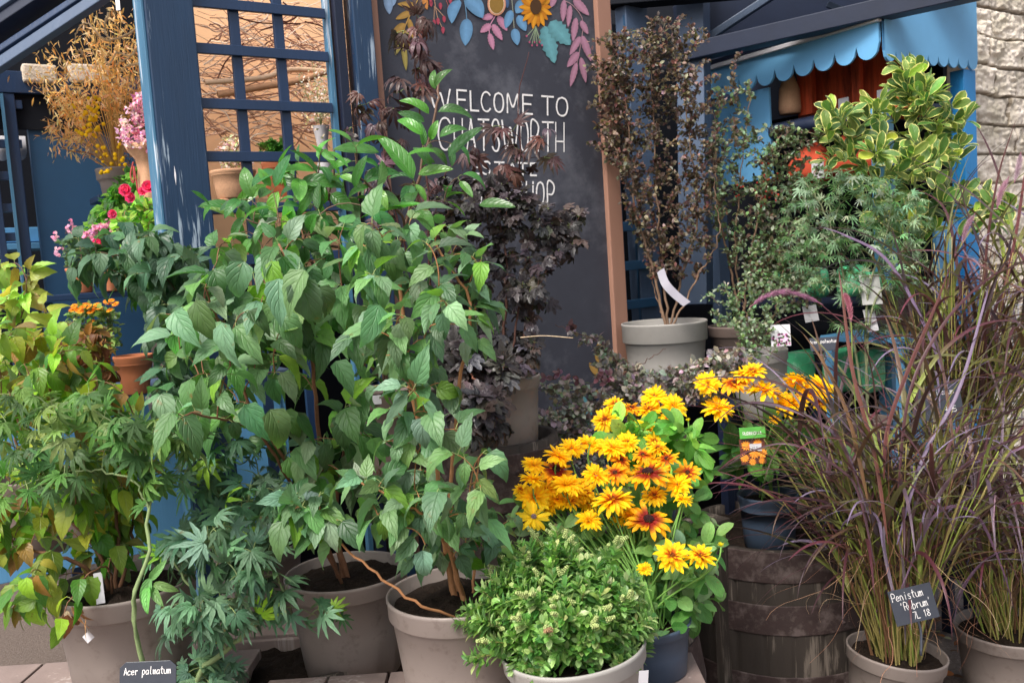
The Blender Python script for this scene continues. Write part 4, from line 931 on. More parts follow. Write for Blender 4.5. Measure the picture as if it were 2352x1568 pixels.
# ---------- left: yellow-green / bronze shrub in bottom-left pot
rg = np.random.RandomState(9)
tA, sA, _, _ = potted('potted_shrub', 'yellow green shrub with browning leaves in the biggest taupe pot at bottom left', 'plant', 285, 1333, 2.33, .345, .315, notch=True)
shrub(tA, rg, [
  [(255,1370,2.33),(225,1270,2.3),(130,1150,2.3),(60,1020,2.25),(20,900,2.3),(.006,.002)],
  [(262,1370,2.33),(270,1250,2.33),(250,1100,2.35),(200,950,2.4),(150,820,2.45),(.006,.002)],
  [(268,1370,2.33),(300,1250,2.35),(310,1100,2.4),(300,960,2.4),(.006,.002)],
  [(250,1372,2.33),(190,1300,2.25),(100,1270,2.2),(20,1235,2.2),(-60,1150,2.2),(.006,.002)],
  [(258,1365,2.3),(245,1300,2.2),(190,1330,2.1),(140,1420,2.05),(.003,.001)]],
 [([(-60,760),(60,740),(180,800),(280,900),(330,980),(300,1150),(200,1250),(60,1230),(-80,1240)], 80, 2.3, .15),
  ([(200,1000),(340,1000),(350,1150),(300,1260),(200,1260)], 22, 2.3, .12),
  ([(0,1240),(110,1280),(110,1400),(30,1380)], 8, 2.15, .05)],
 T_BIG, 'soft', .07, ['#8a9636', '#a5aa42', '#688a32', '#4a7830', '#7f6030', '#9a7f48'], [3, 2, 3, 4, 1, 1], nleaf=3, pet=.012, down=.7, cam=.4, stemcol=hx('#7a5640'), wid=1.0, bright=(.12, '#8fc23a'))
dl = MB(); P = [z(7, 470+rg.randn()*50, 1150+rg.randn()*60) for _ in range(14)]
place(dl, T_BIG, np.array([at(a, b, 2.12) for a, b in P]), nrm(rg.randn(14, 3)*.5-UP), nrm(TOCAM+rg.randn(14, 3)*.7), .05*(.6+.6*rg.rand(14)), palette(rg, 14, ['#8a6045', '#b09a80', '#a8a08a', '#7a4f35']), 1, rg)
dl.build('withered_leaves', LM['dry'], tA)
# plastic care labels in that pot
def flatlabel(mb, c, w_, h_, n_, tilt=0, thick=.0012):
    n_ = nrm(n_); s = nrm(np.cross(UP, n_)); t_ = np.cross(n_, s); s2 = s*math.cos(tilt)+t_*math.sin(tilt); t2 = np.cross(n_, s2)
    box(mb, c, s2, t2, n_, w_, h_, thick); return s2, t2
m_ = MB(); flatlabel(m_, at(228, 1350, 2.25), .022, .075, TOCAM, .12); m_.build('care_label', MAT['white'], tA, False, .001)
m_ = MB(); flatlabel(m_, at(203, 1462, 2.12), .02, .02, TOCAM, .7); tube(m_, [at(203, 1452, 2.12), at(197, 1435, 2.12), at(190, 1425, 2.15)], .0012, 5); m_.build('hang_tag', MAT['white'], tA, False)
# bronze shrub further back left
tB = thing('potted_shrub', 'lime and copper leaved shrub at the far left edge behind the yellow green one', 'plant', at(60, 1120, 2.9))
make_pot(tB, 70, 1090, 2.85, .26, .24, mat='potbrown'); rg = np.random.RandomState(10)
shrub(tB, rg, [[(70,1110,2.85),(60,950,2.8),(40,800,2.8),(60,680,2.8),(.005,.002)],[(75,1110,2.85),(130,950,2.75),(180,860,2.7),(230,800,2.65),(.005,.002)],[(65,1110,2.85),(20,950,2.8),(-30,760,2.8),(.005,.002)]],
 [([(-60,640),(20,600),(100,640),(110,740),(60,860),(-60,880)], 26, 2.8, .12), ([(40,800),(120,730),(180,760),(130,850)], 8, 2.7, .06)],
 T_BIG, 'soft', .07, ['#8a9238', '#a0a844', '#7a9a40', '#8f7338'], nleaf=3, pet=.01, down=.3, cam=.5, stemcol=hx('#6a5040'), bright=(.3, '#a5cf5a'))
tB2 = thing('copper_shrub', 'rust brown leaved young shrub between the lime shrub and the terracotta pot', 'plant', at(200, 1090, 2.7))
make_pot(tB2, 195, 1080, 2.68, .2, .2, mat='potbrown')
shrub(tB2, rg, [[(195,1095,2.68),(190,980,2.62),(170,900,2.6),(.005,.002)],[(198,1095,2.68),(230,960,2.6),(235,820,2.58),(240,770,2.58),(.004,.0015)]],
 [([(60,860),(150,790),(220,740),(250,800),(255,900),(150,940),(70,910)], 34, 2.6, .08)],
 T_GLOSS, 'soft', .042, ['#7a4a2a', '#8a5530', '#6a3f26', '#9a6a35'], nleaf=4, pet=.004, down=.1, out=.7, cam=.3, stemcol=hx('#5a3a30'), wid=1.3, bright=(.12, '#8f8a3a'))
# ---------- acers
def acer(t, rg, stems, polys, size, cols, nleaf=3, mat='acer', temps=T_ACER, stemcol=hx('#6f7f55'), down=.55, cam=.55, r0=.003, bright=None, pet=.02, **k):
    return shrub(t, rg, stems, polys, temps, mat, size, cols, None, nleaf, pet, .8, down, cam, stemcol, r0, .3, 1.0, .4, bright=bright, **k)
rg = np.random.RandomState(12)
tM = thing('japanese_maple', 'green cut-leaved Japanese maple sapling with pale curved stem by the black name label', 'plant', at(430, 1600, 2.1)*vec(1, 1, 0)+vec(0, 0, .6))
make_pot(tM, 420, 1640, 2.02, .16, .12, mat='potbrown')
acer(tM, rg, [
  [(348,1650,2.02),(330,1550,2.02),(308,1420,2.0),(318,1340,2.0),(340,1280,2.02),(342,1180,2.05),(345,1080,2.1),(330,1000,2.15),(.0062,.003)],
  [(343,1170,2.05),(300,1100,2.05),(200,1080,2.05),(120,1110,2.05),(.003,.0015)],
  [(345,1090,2.1),(400,1040,2.08),(440,1000,2.08),(.003,.0015)],
  [(335,1010,2.15),(250,930,2.12),(150,930,2.1),(.003,.0015)]],
 [([(0,900),(200,880),(330,960),(360,1060),(260,1100),(120,1130),(0,1140)], 18, 2.08, .08),
  ([(330,960),(430,980),(440,1060),(360,1100)], 5, 2.08, .06)],
 .060, ['#55803f', '#66904c', '#4a7240', '#7d9c58'])
hl = MB(); P = []; 
for (b, tt) in (((345,1325),(318,1400)),((348,1345),(365,1385)),((352,1340),(398,1352)),((345,1330),(368,1300)),((340,1345),(330,1400))):
    P.append((b, tt))
handleaves(tM, rg, P, 2.0, T_GLOSS, 'acer', ['#5f9a55', '#6aa35a'], dd=.01, wid=.75)
rg = np.random.RandomState(13)
tN = thing('japanese_maple', 'spreading green cut-leaved Japanese maple leaning right from the bottom edge', 'plant', at(500, 1640, 2.25)*vec(1, 1, 0)+vec(0, 0, .6))
make_pot(tN, 445, 1640, 2.22, .17, .13, mat='potbrown')
acer(tN, rg, [
  [(440,1650,2.22),(460,1545,2.2),(520,1490,2.18),(570,1450,2.16),(620,1400,2.15),(655,1360,2.15),(.008,.003)],
  [(520,1490,2.18),(470,1400,2.15),(420,1320,2.15),(400,1260,2.15),(500,1240,2.15),(.004,.002)],
  [(570,1450,2.16),(540,1330,2.2),(520,1200,2.3),(500,1100,2.35),(.004,.002)],
  [(655,1360,2.15),(620,1300,2.12),(560,1280,2.12),(.003,.0015)]],
 [([(340,1230),(500,1200),(620,1230),(650,1270),(620,1330),(560,1340),(440,1300),(330,1290)], 10, 2.15, .08),
  ([(420,1050),(560,1000),(640,1100),(700,1180),(600,1230),(480,1240),(440,1150)], 15, 2.3, .1),
  ([(340,1400),(460,1370),(600,1400),(560,1440),(420,1460)], 7, 2.12, .05),
  ([(680,1380),(760,1400),(740,1450),(700,1430)], 2, 2.2, .05), ([(420,1520),(560,1530),(580,1560),(420,1570)], 5, 2.2, .05)],
 .066, ['#4f7660', '#5f886c', '#70987e', '#44684e'], bright=(.05, '#8fc23a'))
# pot behind that maple
rg = np.random.RandomState(14)
tP, sP, _, _ = potted('potted_plant', 'low leafy plant in a taupe pot on the grey crate behind the maple', 'plant', 590, 1245, 2.95, .285, .25)
shrub(tP, rg, [[(590,1265,2.95),(600,1200,2.9),(560,1150,2.9),(.003,.0015)], [(600,1265,2.95),(640,1200,2.9),(.003,.0015)]],
 [([(500,1150),(600,1100),(700,1160),(680,1250),(520,1250)], 26, 2.88, .1)], T_OVAL2, 'big', .045, ['#4f7a4a', '#5a8a5a', '#7f9a6a'], nleaf=3, pet=.006, down=.2)
# ---------- dark ninebark (physocarpus) and purple maple
rg = np.random.RandomState(15)
tH, sH, _, _ = potted('dark_leaved_shrub', 'dark maroon lobed-leaf shrub in a taupe pot on the tall barrel before the chalkboard', 'plant', 1158, 862, 2.78, .215, at(1158, 862, 2.78)[2]-CBZ+.03, taper=.84)
DK = ['#3c3338', '#4a4046', '#332a2f', '#5e5459', '#2a2327', '#4c3c38']
shrub(tH, rg, [
  [(1160,875,2.78),(1155,780,2.8),(1165,650,2.82),(1150,520,2.85),(1130,420,2.85),(.006,.002)],
  [(1165,875,2.78),(1200,780,2.8),(1240,650,2.85),(1290,560,2.88),(1330,500,2.9),(.005,.0015)],
  [(1155,875,2.78),(1110,760,2.8),(1070,640,2.8),(1040,520,2.8),(.005,.002)],
  [(1168,875,2.78),(1190,720,2.8),(1215,560,2.85),(1260,480,2.9),(.004,.0015)]],
 [([(1000,500),(1080,430),(1200,440),(1280,520),(1290,620),(1250,720),(1200,800),(1080,800),(1020,680)], 66, 2.82, .1),
  ([(1000,400),(1200,400),(1200,520),(1000,520)], 14, 2.85, .05), ([(1240,480),(1340,480),(1345,560),(1260,640)], 12, 2.9, .04),
  ([(1050,800),(1230,780),(1220,850),(1060,880)], 20, 2.72, .06)],
 T_PHYS, 'dark', .040, DK, nleaf=3, pet=.008, down=.35, cam=.5, stemcol=hx('#4a3028'), r0=.0025)
sb = MB(); tube(sb, smooth_line([at(1195,775,2.6), at(1250,771,2.6), at(1316,776,2.6)], 8), .0012, 4, hx('#d8c0a0')); sb.build('dry_straw', MAT['stem'], tH)
# lower dark cluster hanging in front of the barrel
tJ = thing('dark_leaved_shrub', 'dark maroon leafy tip hanging low over the barrel left of its pot', 'plant', at(1080, 890, 2.6))
make_pot(tJ, 1075, 885, 2.72, .15, .16, mat='potbrown')
shrub(tJ, rg, [[(1075,900,2.7),(1080,800,2.6),(1075,740,2.55),(.004,.002)], [(1078,905,2.68),(1085,860,2.5),(1100,930,2.45),(1085,980,2.45),(.003,.0015)]],
 [([(1040,760),(1140,770),(1180,860),(1100,900),(1020,870)], 22, 2.55, .05), ([(1040,900),(1140,890),(1160,980),(1080,1010),(1040,970)], 18, 2.45, .05)],
 T_PHYS, 'dark', .055, DK, nleaf=3, pet=.01, down=.4, cam=.6, stemcol=hx('#8a5a48'))
rg = np.random.RandomState(16)
tQ = thing('purple_maple', 'slender dark purple cut-leaved maple before the left half of the chalkboard', 'plant', at(990, 930, 3.0))
make_pot(tQ, 1020, 890, 3.05, .2, .2, mat='potbrown')
acer(tQ, rg, [
  [(1020,905,3.05),(1000,750,2.95),(985,600,2.92),(985,450,2.92),(965,300,2.92),(955,150,2.95),(958,30,2.95),(.005,.0015)],
  [(1000,750,2.95),(940,600,2.9),(900,450,2.88),(880,330,2.86),(.004,.0015)],
  [(1005,800,3.0),(1100,640,2.95),(1180,500,2.92),(1195,350,2.9),(1190,220,2.9),(1215,120,2.9),(.004,.001)],
  [(985,450,2.92),(1040,380,2.9),(1090,330,2.9),(.002,.001)]],
 [([(820,230),(880,180),(950,160),(940,260),(900,360),(840,400),(800,300)], 7, 2.88, .06),
  ([(920,20),(985,30),(985,110),(930,130)], 2, 2.95, .03),
  ([(920,100),(960,80),(1000,160),(1030,200),(960,220)], 3, 2.92, .04),
  ([(1070,300),(1180,270),(1290,310),(1280,370),(1180,400),(1080,380)], 6, 2.9, .05),
  ([(960,380),(1080,420),(1080,560),(960,560)], 5, 2.92, .06),
  ([(840,420),(960,360),(940,480),(880,520)], 3, 2.9, .05)],
 .075, ['#40242a', '#5f3530', '#4a2c2a', '#5a4048'], mat='dark', nleaf=2, stemcol=hx('#4a2a28'), down=.75, temps=[palm_t(7, .15, 1.5, 5, dr, s+30, .15, .5) for s, dr in enumerate((.5, 1.2, 1.8))])
# ---------- small leaved shrubs
def fine(t, rg, stems, polys, size, cols, wts=None, nleaf=16, stemcol=hx('#7a6250'), mat='small', temps=T_TINY, r0=.0022, out=.8, cam=.3, jit=.4, bright=None, down=.0, t0=.12, nm='foliage'):
    sb = MB(); lb = MB(); L = []
    for s in stems:
        ra = s[-1]; P = stem_line(s[:-1], 30); P[1:-1] += rg.randn(28, 3)*.004; tube(sb, P, np.linspace(ra[0], ra[1], 30), 6, stemcol*(.8+.4*rg.rand())); L.append(P)
    tg = np.concatenate([sample(rg, *pp) for pp in polys]); tw = grow(rg, L, tg, sb, r0, .0007, stemcol)
    P, D, N = leaves_on(rg, tw, nleaf, out, down, jit, t0, False, .15, cam)
    P = P+rg.randn(*P.shape)*size*.25; S = size*(.55+.8*rg.rand(len(P))); C = palette(rg, len(P), cols, wts, .22)
    place(lb, temps, P, D, N, S, C, .85+.4*rg.rand(len(P)), rg)
    sb.build('stems', MAT['stem'], t); lb.build(nm, LM[mat], t); return L, tw
rg = np.random.RandomState(31)
c = stand('dark blue display stand holding the tall barberry pot beside the chalkboard', 1527, 905, 3.92, .44, .44)
hI = at(1525, 738, 3.9)[2]-c[2]
tI, sI, _, _ = potted('barberry_bush', 'tall brown-leaved barberry in a speckled grey pot right of the chalkboard', 'bush', 1525, 738, 3.9, .362, hI, mat='potgrey', taper=.84, rimh=.26)
BB = ['#54463a', '#6f5848', '#46382f', '#7f6f50', '#73483f', '#a08f80', '#3f342f', '#5a3a3c']
fine(tI, rg, [
  [(1530,748,3.9),(1500,620,3.88),(1460,480,3.86),(1440,300,3.85),(1430,120,3.85),(.007,.002)],
  [(1535,748,3.9),(1520,600,3.9),(1510,450,3.9),(1500,250,3.9),(1490,80,3.9),(.006,.002)],
  [(1540,748,3.9),(1570,620,3.9),(1600,500,3.9),(1590,350,3.9),(1560,180,3.9),(.006,.002)],
  [(1545,748,3.9),(1600,640,3.88),(1650,540,3.86),(1640,400,3.86),(.005,.002)],
  [(1528,748,3.9),(1500,650,3.9),(1490,560,3.9),(.003,.001)]],
 [([(1385,80),(1480,60),(1560,90),(1600,200),(1640,330),(1640,480),(1560,560),(1460,560),(1430,440),(1390,300)], 270, 3.87, .17),
  ([(1380,150),(1450,130),(1450,400),(1370,360)], 50, 3.85, .08), ([(1340,110),(1400,60),(1400,420),(1350,330)], 14, 3.8, .08), ([(1440,30),(1700,100),(1690,420),(1600,300),(1500,60)], 30, 3.84, .1), ([(1470,560),(1640,520),(1620,640),(1500,640)], 34, 3.88, .1),
  ([(1540,20),(1640,80),(1600,110),(1480,70)], 12, 3.85, .06)],
 .0195, BB, nleaf=25, cam=.45)
m_ = MB(); q = smooth_line([at(1517, 620, 3.7), at(1528, 650, 3.66), at(1550, 675, 3.64), at(1578, 698, 3.62)], 14)
ribbon(m_, q, .017, nrm(np.cross(nrm(q[-1]-q[0]), -_F)), fold=.12); tag(m_.build('plant_tag', simple('dimmed_white_tag', hx('#85828c'), .5, .4, .1, 40), None), 'long white curled plastic tag hanging on the tall barberry stems', 'tag')  # white tag with shade put into its colour to offset bright light
# second cotoneaster with berries
rg = np.random.RandomState(32)
c = stand('dark stand carrying the cotoneaster and dark pots left of the stall shelves', 1700, 900, 4.0, .62, .4)
tK, _, _, _ = potted('cotoneaster', 'wide cotoneaster with red berries in dark pot right of the barberry', 'bush', 1700, 745, 4.05, .28, at(1700, 745, 4.05)[2]-c[2], mat='potbrown')
CG = ['#6f8a5c', '#809a6e', '#93a784', '#5a7048', '#a5b59a', '#6a5a44']
Lk, twk = fine(tK, rg, [
  [(1700,755,4.05),(1680,620,4.0),(1650,480,3.95),(1640,330,3.95),(.006,.002)],
  [(1705,755,4.05),(1720,600,4.0),(1760,420,3.95),(1800,300,3.95),(1880,310,3.9),(.006,.0015)],
  [(1705,755,4.05),(1760,600,4.0),(1820,480,3.95),(1880,420,3.9),(.005,.0015)],
  [(1698,755,4.05),(1690,560,4.0),(1700,400,3.95),(1720,240,3.9),(1720,200,3.9),(.004,.001)]],
 [([(1620,330),(1700,300),(1780,280),(1840,330),(1830,460),(1800,600),(1680,620),(1620,500)], 130, 3.95, .14), ([(1740,330),(1880,330),(1920,520),(1880,720),(1740,700)], 90, 3.95, .1),
  ([(1780,280),(1880,290),(1890,340),(1800,350)], 10, 3.9, .06),
  ([(1700,560),(1850,500),(1900,600),(1830,680),(1720,680)], 110, 3.9, .1), ([(1640,200),(1730,190),(1740,320),(1650,330)], 14, 3.95, .06)],
 .021, CG+BB[:3], nleaf=23)
bb_ = MB(); pts = np.concatenate([q[3:] for q in twk]); hot = at(1750, 430, 3.92)
sel = pts[np.argsort(np.linalg.norm(pts-hot, axis=1)+rg.rand(len(pts))*.1)[:70]]
ico = []
def blob(mb, c, r, col, n=6):
    pr = [(0, -r), (r*.7, -r*.7), (r, 0), (r*.7, r*.7), (0, r)]; lathe(mb, c, pr, n, col=col)
for q in sel: blob(bb_, q+rg.randn(3)*.008-UP*.006, .0045, hx('#a83a30')*(.7+.6*rg.rand()))
bb_.build('berries', MAT['vcol'], tK)
tK2, _, _, _ = potted('cotoneaster', 'trailing silvery-leaved cotoneaster in a pale grey pot with a pink picture label', 'bush', 1738, 806, 3.75, .245, .27, mat='potgrey', tilt=-4)
fine(tK2, rg, [[(1738,812,3.75),(1720,740,3.7),(1700,680,3.7),(.004,.001)], [(1740,812,3.75),(1780,720,3.7),(1800,620,3.7),(.004,.001)], [(1735,812,3.75),(1690,790,3.65),(1760,840,3.58),(1790,850,3.55),(.002,.001)]],
 [([(1610,680),(1720,620),(1820,640),(1830,720),(1760,760),(1640,760)], 60, 3.7, .1), ([(1680,740),(1780,740),(1790,800),(1720,820)], 24, 3.6, .05)], .018, ['#6f8a5a', '#8a9f7a', '#5a7048', '#9aa58c'], nleaf=15)
m_ = MB(); cL = at(1793, 770, 3.6); flatlabel(m_, cL, .075, .085, TOCAM+vec(-.2, 0, 0), .0); m_.build('picture_label', MAT['white'], tK2, False)
m_ = MB()
for k in range(60): 
    x, y = rg.rand()*.066-.033, -.04+rg.rand()*.045; nL = nrm(TOCAM+vec(-.2, 0, 0)); s = nrm(np.cross(UP, nL)); t_ = np.cross(nL, s); cc_ = cL+s*x+t_*y+nL*(.0013+.0001*(k % 5))
    ang = np.arange(5)*1.2566; mb_c = hx(['#b06a9a', '#7a3a5a', '#d9a5c8', '#5a6a4a', '#3a2a35'][k % 5]); m_.add(np.array([cc_+s*.005*math.cos(a)+t_*.005*math.sin(a) for a in ang]), [list(range(5))], col=mb_c)
m_.build('label_print', MAT['vcol'], tK2, False)
# low grey-purple barberry in front of the board
rg = np.random.RandomState(33)
tL = thing('low_barberry', 'low spreading grey purple barberry between the chalkboard and the yellow flowers', 'bush', at(1480, 1060, 3.2))
make_pot(tL, 1490, 1010, 3.25, .3, .26, mat='potbrown'); p = at(1490, 1020, 3.25)
st_ = stand('dark low stand under the spreading grey purple barberry', 1490, 1020+int(.26*2100/3.25)+2, 3.25, .4, .4, mat='barrelwood')
LB = ['#86747c', '#96868c', '#aba69c', '#6f6458', '#b5ada5', '#86927a']
fine(tL, rg, [
  [(1490,1020,3.25),(1440,900,3.2),(1400,800,3.2),(1340,770,3.2),(1275,745,3.2),(.004,.001)],
  [(1495,1020,3.25),(1540,900,3.2),(1620,850,3.2),(1720,840,3.2),(.004,.001)],
  [(1485,1020,3.25),(1380,960,3.15),(1290,960,3.1),(1260,980,3.1),(.004,.001)],
  [(1488,1020,3.25),(1460,860,3.2),(1530,800,3.2),(.003,.001)]],
 [([(1370,790),(1440,840),(1500,860),(1480,940),(1400,900),(1370,850)], 40, 3.2, .06), ([(1500,860),(1600,830),(1700,800),(1740,850),(1640,920),(1520,940)], 80, 3.2, .08),
  ([(1230,950),(1330,940),(1400,1000),(1380,1090),(1290,1080),(1240,1010)], 60, 3.1, .07), ([(1235,880),(1360,880),(1420,930),(1300,940)], 24, 3.12, .05), ([(1380,900),(1500,900),(1460,1000),(1380,1000)], 26, 3.15, .06), ([(1280,745),(1380,780),(1400,830),(1300,760)], 8, 3.2, .02)],
 .024, LB, nleaf=20, stemcol=hx('#5a4038'), bright=None)
lbp = MB(); P = [z(5, a, b) for a, b in ((1440,1100),(1480,1080),(1390,1110),(1520,1120),(1760,1080),(1720,1110),(1800,1090),(1780,1130),(1600,1110),(1540,770),(1575,775))]
place(lbp, T_OVAL, np.repeat(np.array([at(a, b, 3.05) for a, b in P]), 4, 0), nrm(rg.randn(44, 3)+UP*.3), nrm(TOCAM+rg.randn(44, 3)*.3), .028, palette(rg, 44, ['#7a4f5c', '#8f6570', '#6a4550']), 1, rg); lbp.build('young_leaves', LM['small'], tL)
# low green filler between barrels (cotoneaster ground)
# ---------- variegated euonymus
rg = np.random.RandomState(34)
c = stand('light blue stall shelf stand under the variegated shrub', 2060, 760, 3.9, .5, .4, mat='skyblue')
tE = thing('variegated_shrub', 'variegated shrub with cream-edged leaves in front of the blue stall posts', 'bush', c)
make_pot(tE, 2060, 655, 3.9, .26, .19, mat='potbrown')
shrub(tE, rg, [
  [(2060,665,3.9),(2080,560,3.85),(2100,420,3.8),(2110,300,3.78),(2120,200,3.75),(.007,.003)],
  [(2055,665,3.9),(2040,520,3.85),(2000,400,3.8),(1930,330,3.78),(.006,.002)],
  [(2065,665,3.9),(2130,520,3.85),(2190,400,3.82),(2210,300,3.8),(.006,.002)],
  [(2062,665,3.9),(2130,560,3.85),(2230,490,3.82),(2330,480,3.8),(.004,.002)]],
 [([(1890,260),(1960,250),(2060,200),(2120,180),(2170,220),(2220,270),(2200,380),(2100,420),(1980,400),(1900,370)], 54, 3.78, .12),
  ([(2050,150),(2130,160),(2130,230),(2060,220)], 8, 3.75, .04),
  ([(1960,400),(2160,400),(2200,500),(2100,560),(1980,520)], 22, 3.85, .08), ([(2200,440),(2340,460),(2320,520),(2200,500)], 8, 3.82, .04)],
 [leaf_t(.48, .8, .55, 8, 2, .3, dr, 0, .08, 0, s+30) for s, dr in enumerate((.1, .4, .7))], 'euon', .072, ['#4a6c34', '#587c3e', '#6a8c44', '#7f9a4a'], nleaf=4, pet=.004, down=-.15, out=.75, up=.3, cam=.5, stemcol=hx('#6f7a4a'), t0=.45, bright=(.08, '#b5c84a'))
# ---------- silver green cut-leaved maple on the right
rg = np.random.RandomState(35)
SILV = 1
tR = thing('silver_maple', 'silvery green finely cut Japanese maple below the variegated shrub', 'bush', at(1960, 860, 3.7))
make_pot(tR, 1990, 960, 3.7, .2, .2, mat='potbrown')
st_ = stand('dark stand under the silvery maple and green bags', 1990, 960+114, 3.7, .3, .3, mat='barrelwood')
acer(tR, rg, [
  [(1990,970,3.7),(1950,720,3.65),(1930,600,3.6),(1900,500,3.6),(1850,420,3.6),(.006,.002)],
  [(1993,970,3.7),(1990,700,3.6),(2030,560,3.6),(2050,460,3.6),(.006,.002)],
  [(1992,970,3.7),(2000,720,3.6),(2080,620,3.55),(2130,600,3.55),(.005,.002)]],
 [([(1800,420),(1900,380),(2000,400),(2100,440),(2160,520),(2100,560),(1980,560),(1860,560),(1800,500)], 62, 3.6, .1),
  ([(1760,540),(1900,560),(2000,560),(2140,580),(2140,660),(1980,700),(1820,650)], 44, 3.6, .1), ([(1900,640),(2080,660),(2080,760),(1900,760)], 6, 3.65, .06)],
 .040, ['#7a9f7c', '#93b095', '#5f8a5c', '#a5bda5', '#4f7845'], mat='acer', temps=T_ACERF, down=.5, stemcol=hx('#7a8060'), pet=.01)
# ---------- rudbeckias
def flower_t(kind, seed):
    """petals (with colours) and centre; unit radius, facing +Z"""
    rg = np.random.RandomState(seed); mb = MB(); YE, OR_, RD = hx('#fbd410'), hx('#eb960c'), hx('#8e1f10')
    layers = {'y': [(22, 1, .05), (18, .86, .3), (15, .68, .6), (11, .46, .95)], 'yo': [(21, 1, .02), (17, .85, .28), (12, .64, .55), (8, .42, .95)], 'o': [(17, 1, -.05), (13, .82, .2), (6, .6, .5)], 'r': [(13, 1, .02), (9, .9, .15)], 's': [(14, 1, .05), (8, .85, .2)], 'b': [(14, .6, 1.1), (10, .5, 1.35)]}[kind]
    for li, (n, L, el) in enumerate(layers):
        for k in range(n):
            a = (k+.5*li+.25*rg.randn())/n*6.283; v, f, u = leaf_t(.225+.05*rg.rand(), .7, .42, 6, 2, .35, .5+.5*rg.randn(), 0, .05, 0, rg.randint(9999))
            l = L*(.88+.22*rg.rand()); e = el+.12*rg.randn(); v = v*l
            ce, se = math.cos(e), math.sin(e); v = np.stack([v[:, 0], v[:, 1]*ce-v[:, 2]*se, v[:, 1]*se+v[:, 2]*ce], -1); v[:, 1] += .1
            ca, sa = math.cos(a), math.sin(a); v = np.stack([v[:, 0]*ca-v[:, 1]*sa, v[:, 0]*sa+v[:, 1]*ca, v[:, 2]+li*.03], -1)
            tt = u[:, 1:2]; base = {'y': OR_*.75+YE*.25, 'yo': hx('#c85f08'), 'o': hx('#b8480a'), 'r': RD, 's': YE*.9, 'b': hx('#c8c020')}[kind]
            lim = {'y': .28, 'yo': .42, 'o': .45, 'r': .55, 's': .15, 'b': .3}[kind]; tip = {'y': YE, 'yo': YE*.97, 'o': hx('#f7b60a'), 'r': hx('#f7b40a'), 's': hx('#fbd820'), 'b': hx('#dfd010')}[kind]
            mixf = np.clip((tt-lim+.12)/.24, 0, 1); col = base*(1-mixf)+tip*mixf; col = col*(.72+.34*rg.rand())*(1-.12*li*0); mb.add(v, f, u, col)
    cb = MB(); cc_ = {'y': '#8a5a10', 'yo': '#7a3a10', 'o': '#4a2418', 'r': '#33181a', 's': '#8a7478', 'b': '#9ab030'}[kind]; r = {'y': .1, 'yo': .13, 'o': .17, 'r': .23, 's': .17, 'b': .2}[kind]
    for k in range(60):
        f = (k+.5)/60; th = k*2.39996; rr = r*math.sqrt(f); blob(cb, vec(rr*math.cos(th), rr*math.sin(th), .12+.5*r*(1-f)), r*.16, hx(cc_)*(.6+.8*rg.rand()), 5)
    return mb, cb
FT = {}
def getflower(kind, var):
    if (kind, var) in FT: return FT[(kind, var)]
    pb, cb = flower_t(kind, hash_(kind)*7+var); po = pb.build('flower', LM['petal'], None); co = cb.build('flower_centre', MAT['vcol'], None)
    FT[(kind, var)] = (po.data, co.data); bpy.data.objects.remove(po); bpy.data.objects.remove(co); return FT[(kind, var)]
def hash_(s): return sum(ord(c)*(i+3) for i, c in enumerate(s))
def put_flower(t, u, v, d, r, kind, rg, base, sb, tiltup=.6, side=None):
    c = at(u, v, d); R_ = r*d/FPX; n = nrm(TOCAM*(1-tiltup)+UP*tiltup+rg.randn(3)*.18+vec((u-1176)/FPX*.3, 0, 0)) if side is None else nrm(np.array(side, float))
    pd, cdm = getflower(kind, rg.randint(3)); x = nrm(np.cross(vec(0, 1, 0)+rg.randn(3)*.5, n)); y = np.cross(n, x)
    Mx = Matrix(((x[0]*R_, y[0]*R_, n[0]*R_, 0), (x[1]*R_, y[1]*R_, n[1]*R_, 0), (x[2]*R_, y[2]*R_, n[2]*R_, 0), (0, 0, 0, 1)))
    off = c-wloc(t); Mx = Matrix.Translation(Vector([float(q) for q in off]))@Mx
    o = bpy.data.objects.new('flower', pd); COL.objects.link(o); o.parent = t; o.matrix_local = Mx
    k = bpy.data.objects.new('flower_centre', cdm); COL.objects.link(k); k.parent = o
    b0 = base+vec(rg.randn()*.02, rg.randn()*.02, 0); L = np.linalg.norm(c-b0)
    P = bez(b0, b0+UP*L*.4+rg.randn(3)*.01, c-n*L*.3, c-n*R_*.05, 12); tube(sb, P, np.linspace(.0028, .002, 12), 6, hx('#6f9a4a')*(.8+.3*rg.rand()))
    # green sepals
    return P
def rud(t, rg, flowers, base, d0, dslope, polys, leafsize=.06, tmpl=None, cols=('#5f9a4a', '#6fa85a', '#4f8a45', '#7fae78')):
    sb = MB(); Ls = []
    for (u, v, r, k) in flowers:
        Ls.append(put_flower(t, u, v, d0(u, v), r, k, rg, base, sb, tiltup=.62 if k != 'b' else .8))
    tg = np.concatenate([sample(rg, *p) for p in polys]); tw = grow(rg, Ls, tg, sb, .0025, .0012, hx('#6f9a4a'))
    P, D, N = leaves_on(rg, tw, 3, .9, .15, .35, .4, True, .15, .5); lb = MB()
    place(lb, tmpl or T_OVAL2, P, D, N, leafsize*(.6+.7*rg.rand(len(P))), palette(rg, len(P), list(cols)), 1.05, rg)
    sb.build('stems', MAT['stem'], t); lb.build('foliage', LM['rud'], t)
def q6(L): return [(1176+.3*a, 846.7+.3*b, r*.3*.98, k) for a, b, r, k in L]
rg = np.random.RandomState(41)
tF, sF, _, _ = potted('coneflower_pot', 'yellow and orange coneflowers in a blue grey pot at bottom centre right', 'flowers', 1487, 1420, 2.3, .215, at(1487, 1420, 2.3)[2]-.6, mat='potdark', taper=.86)
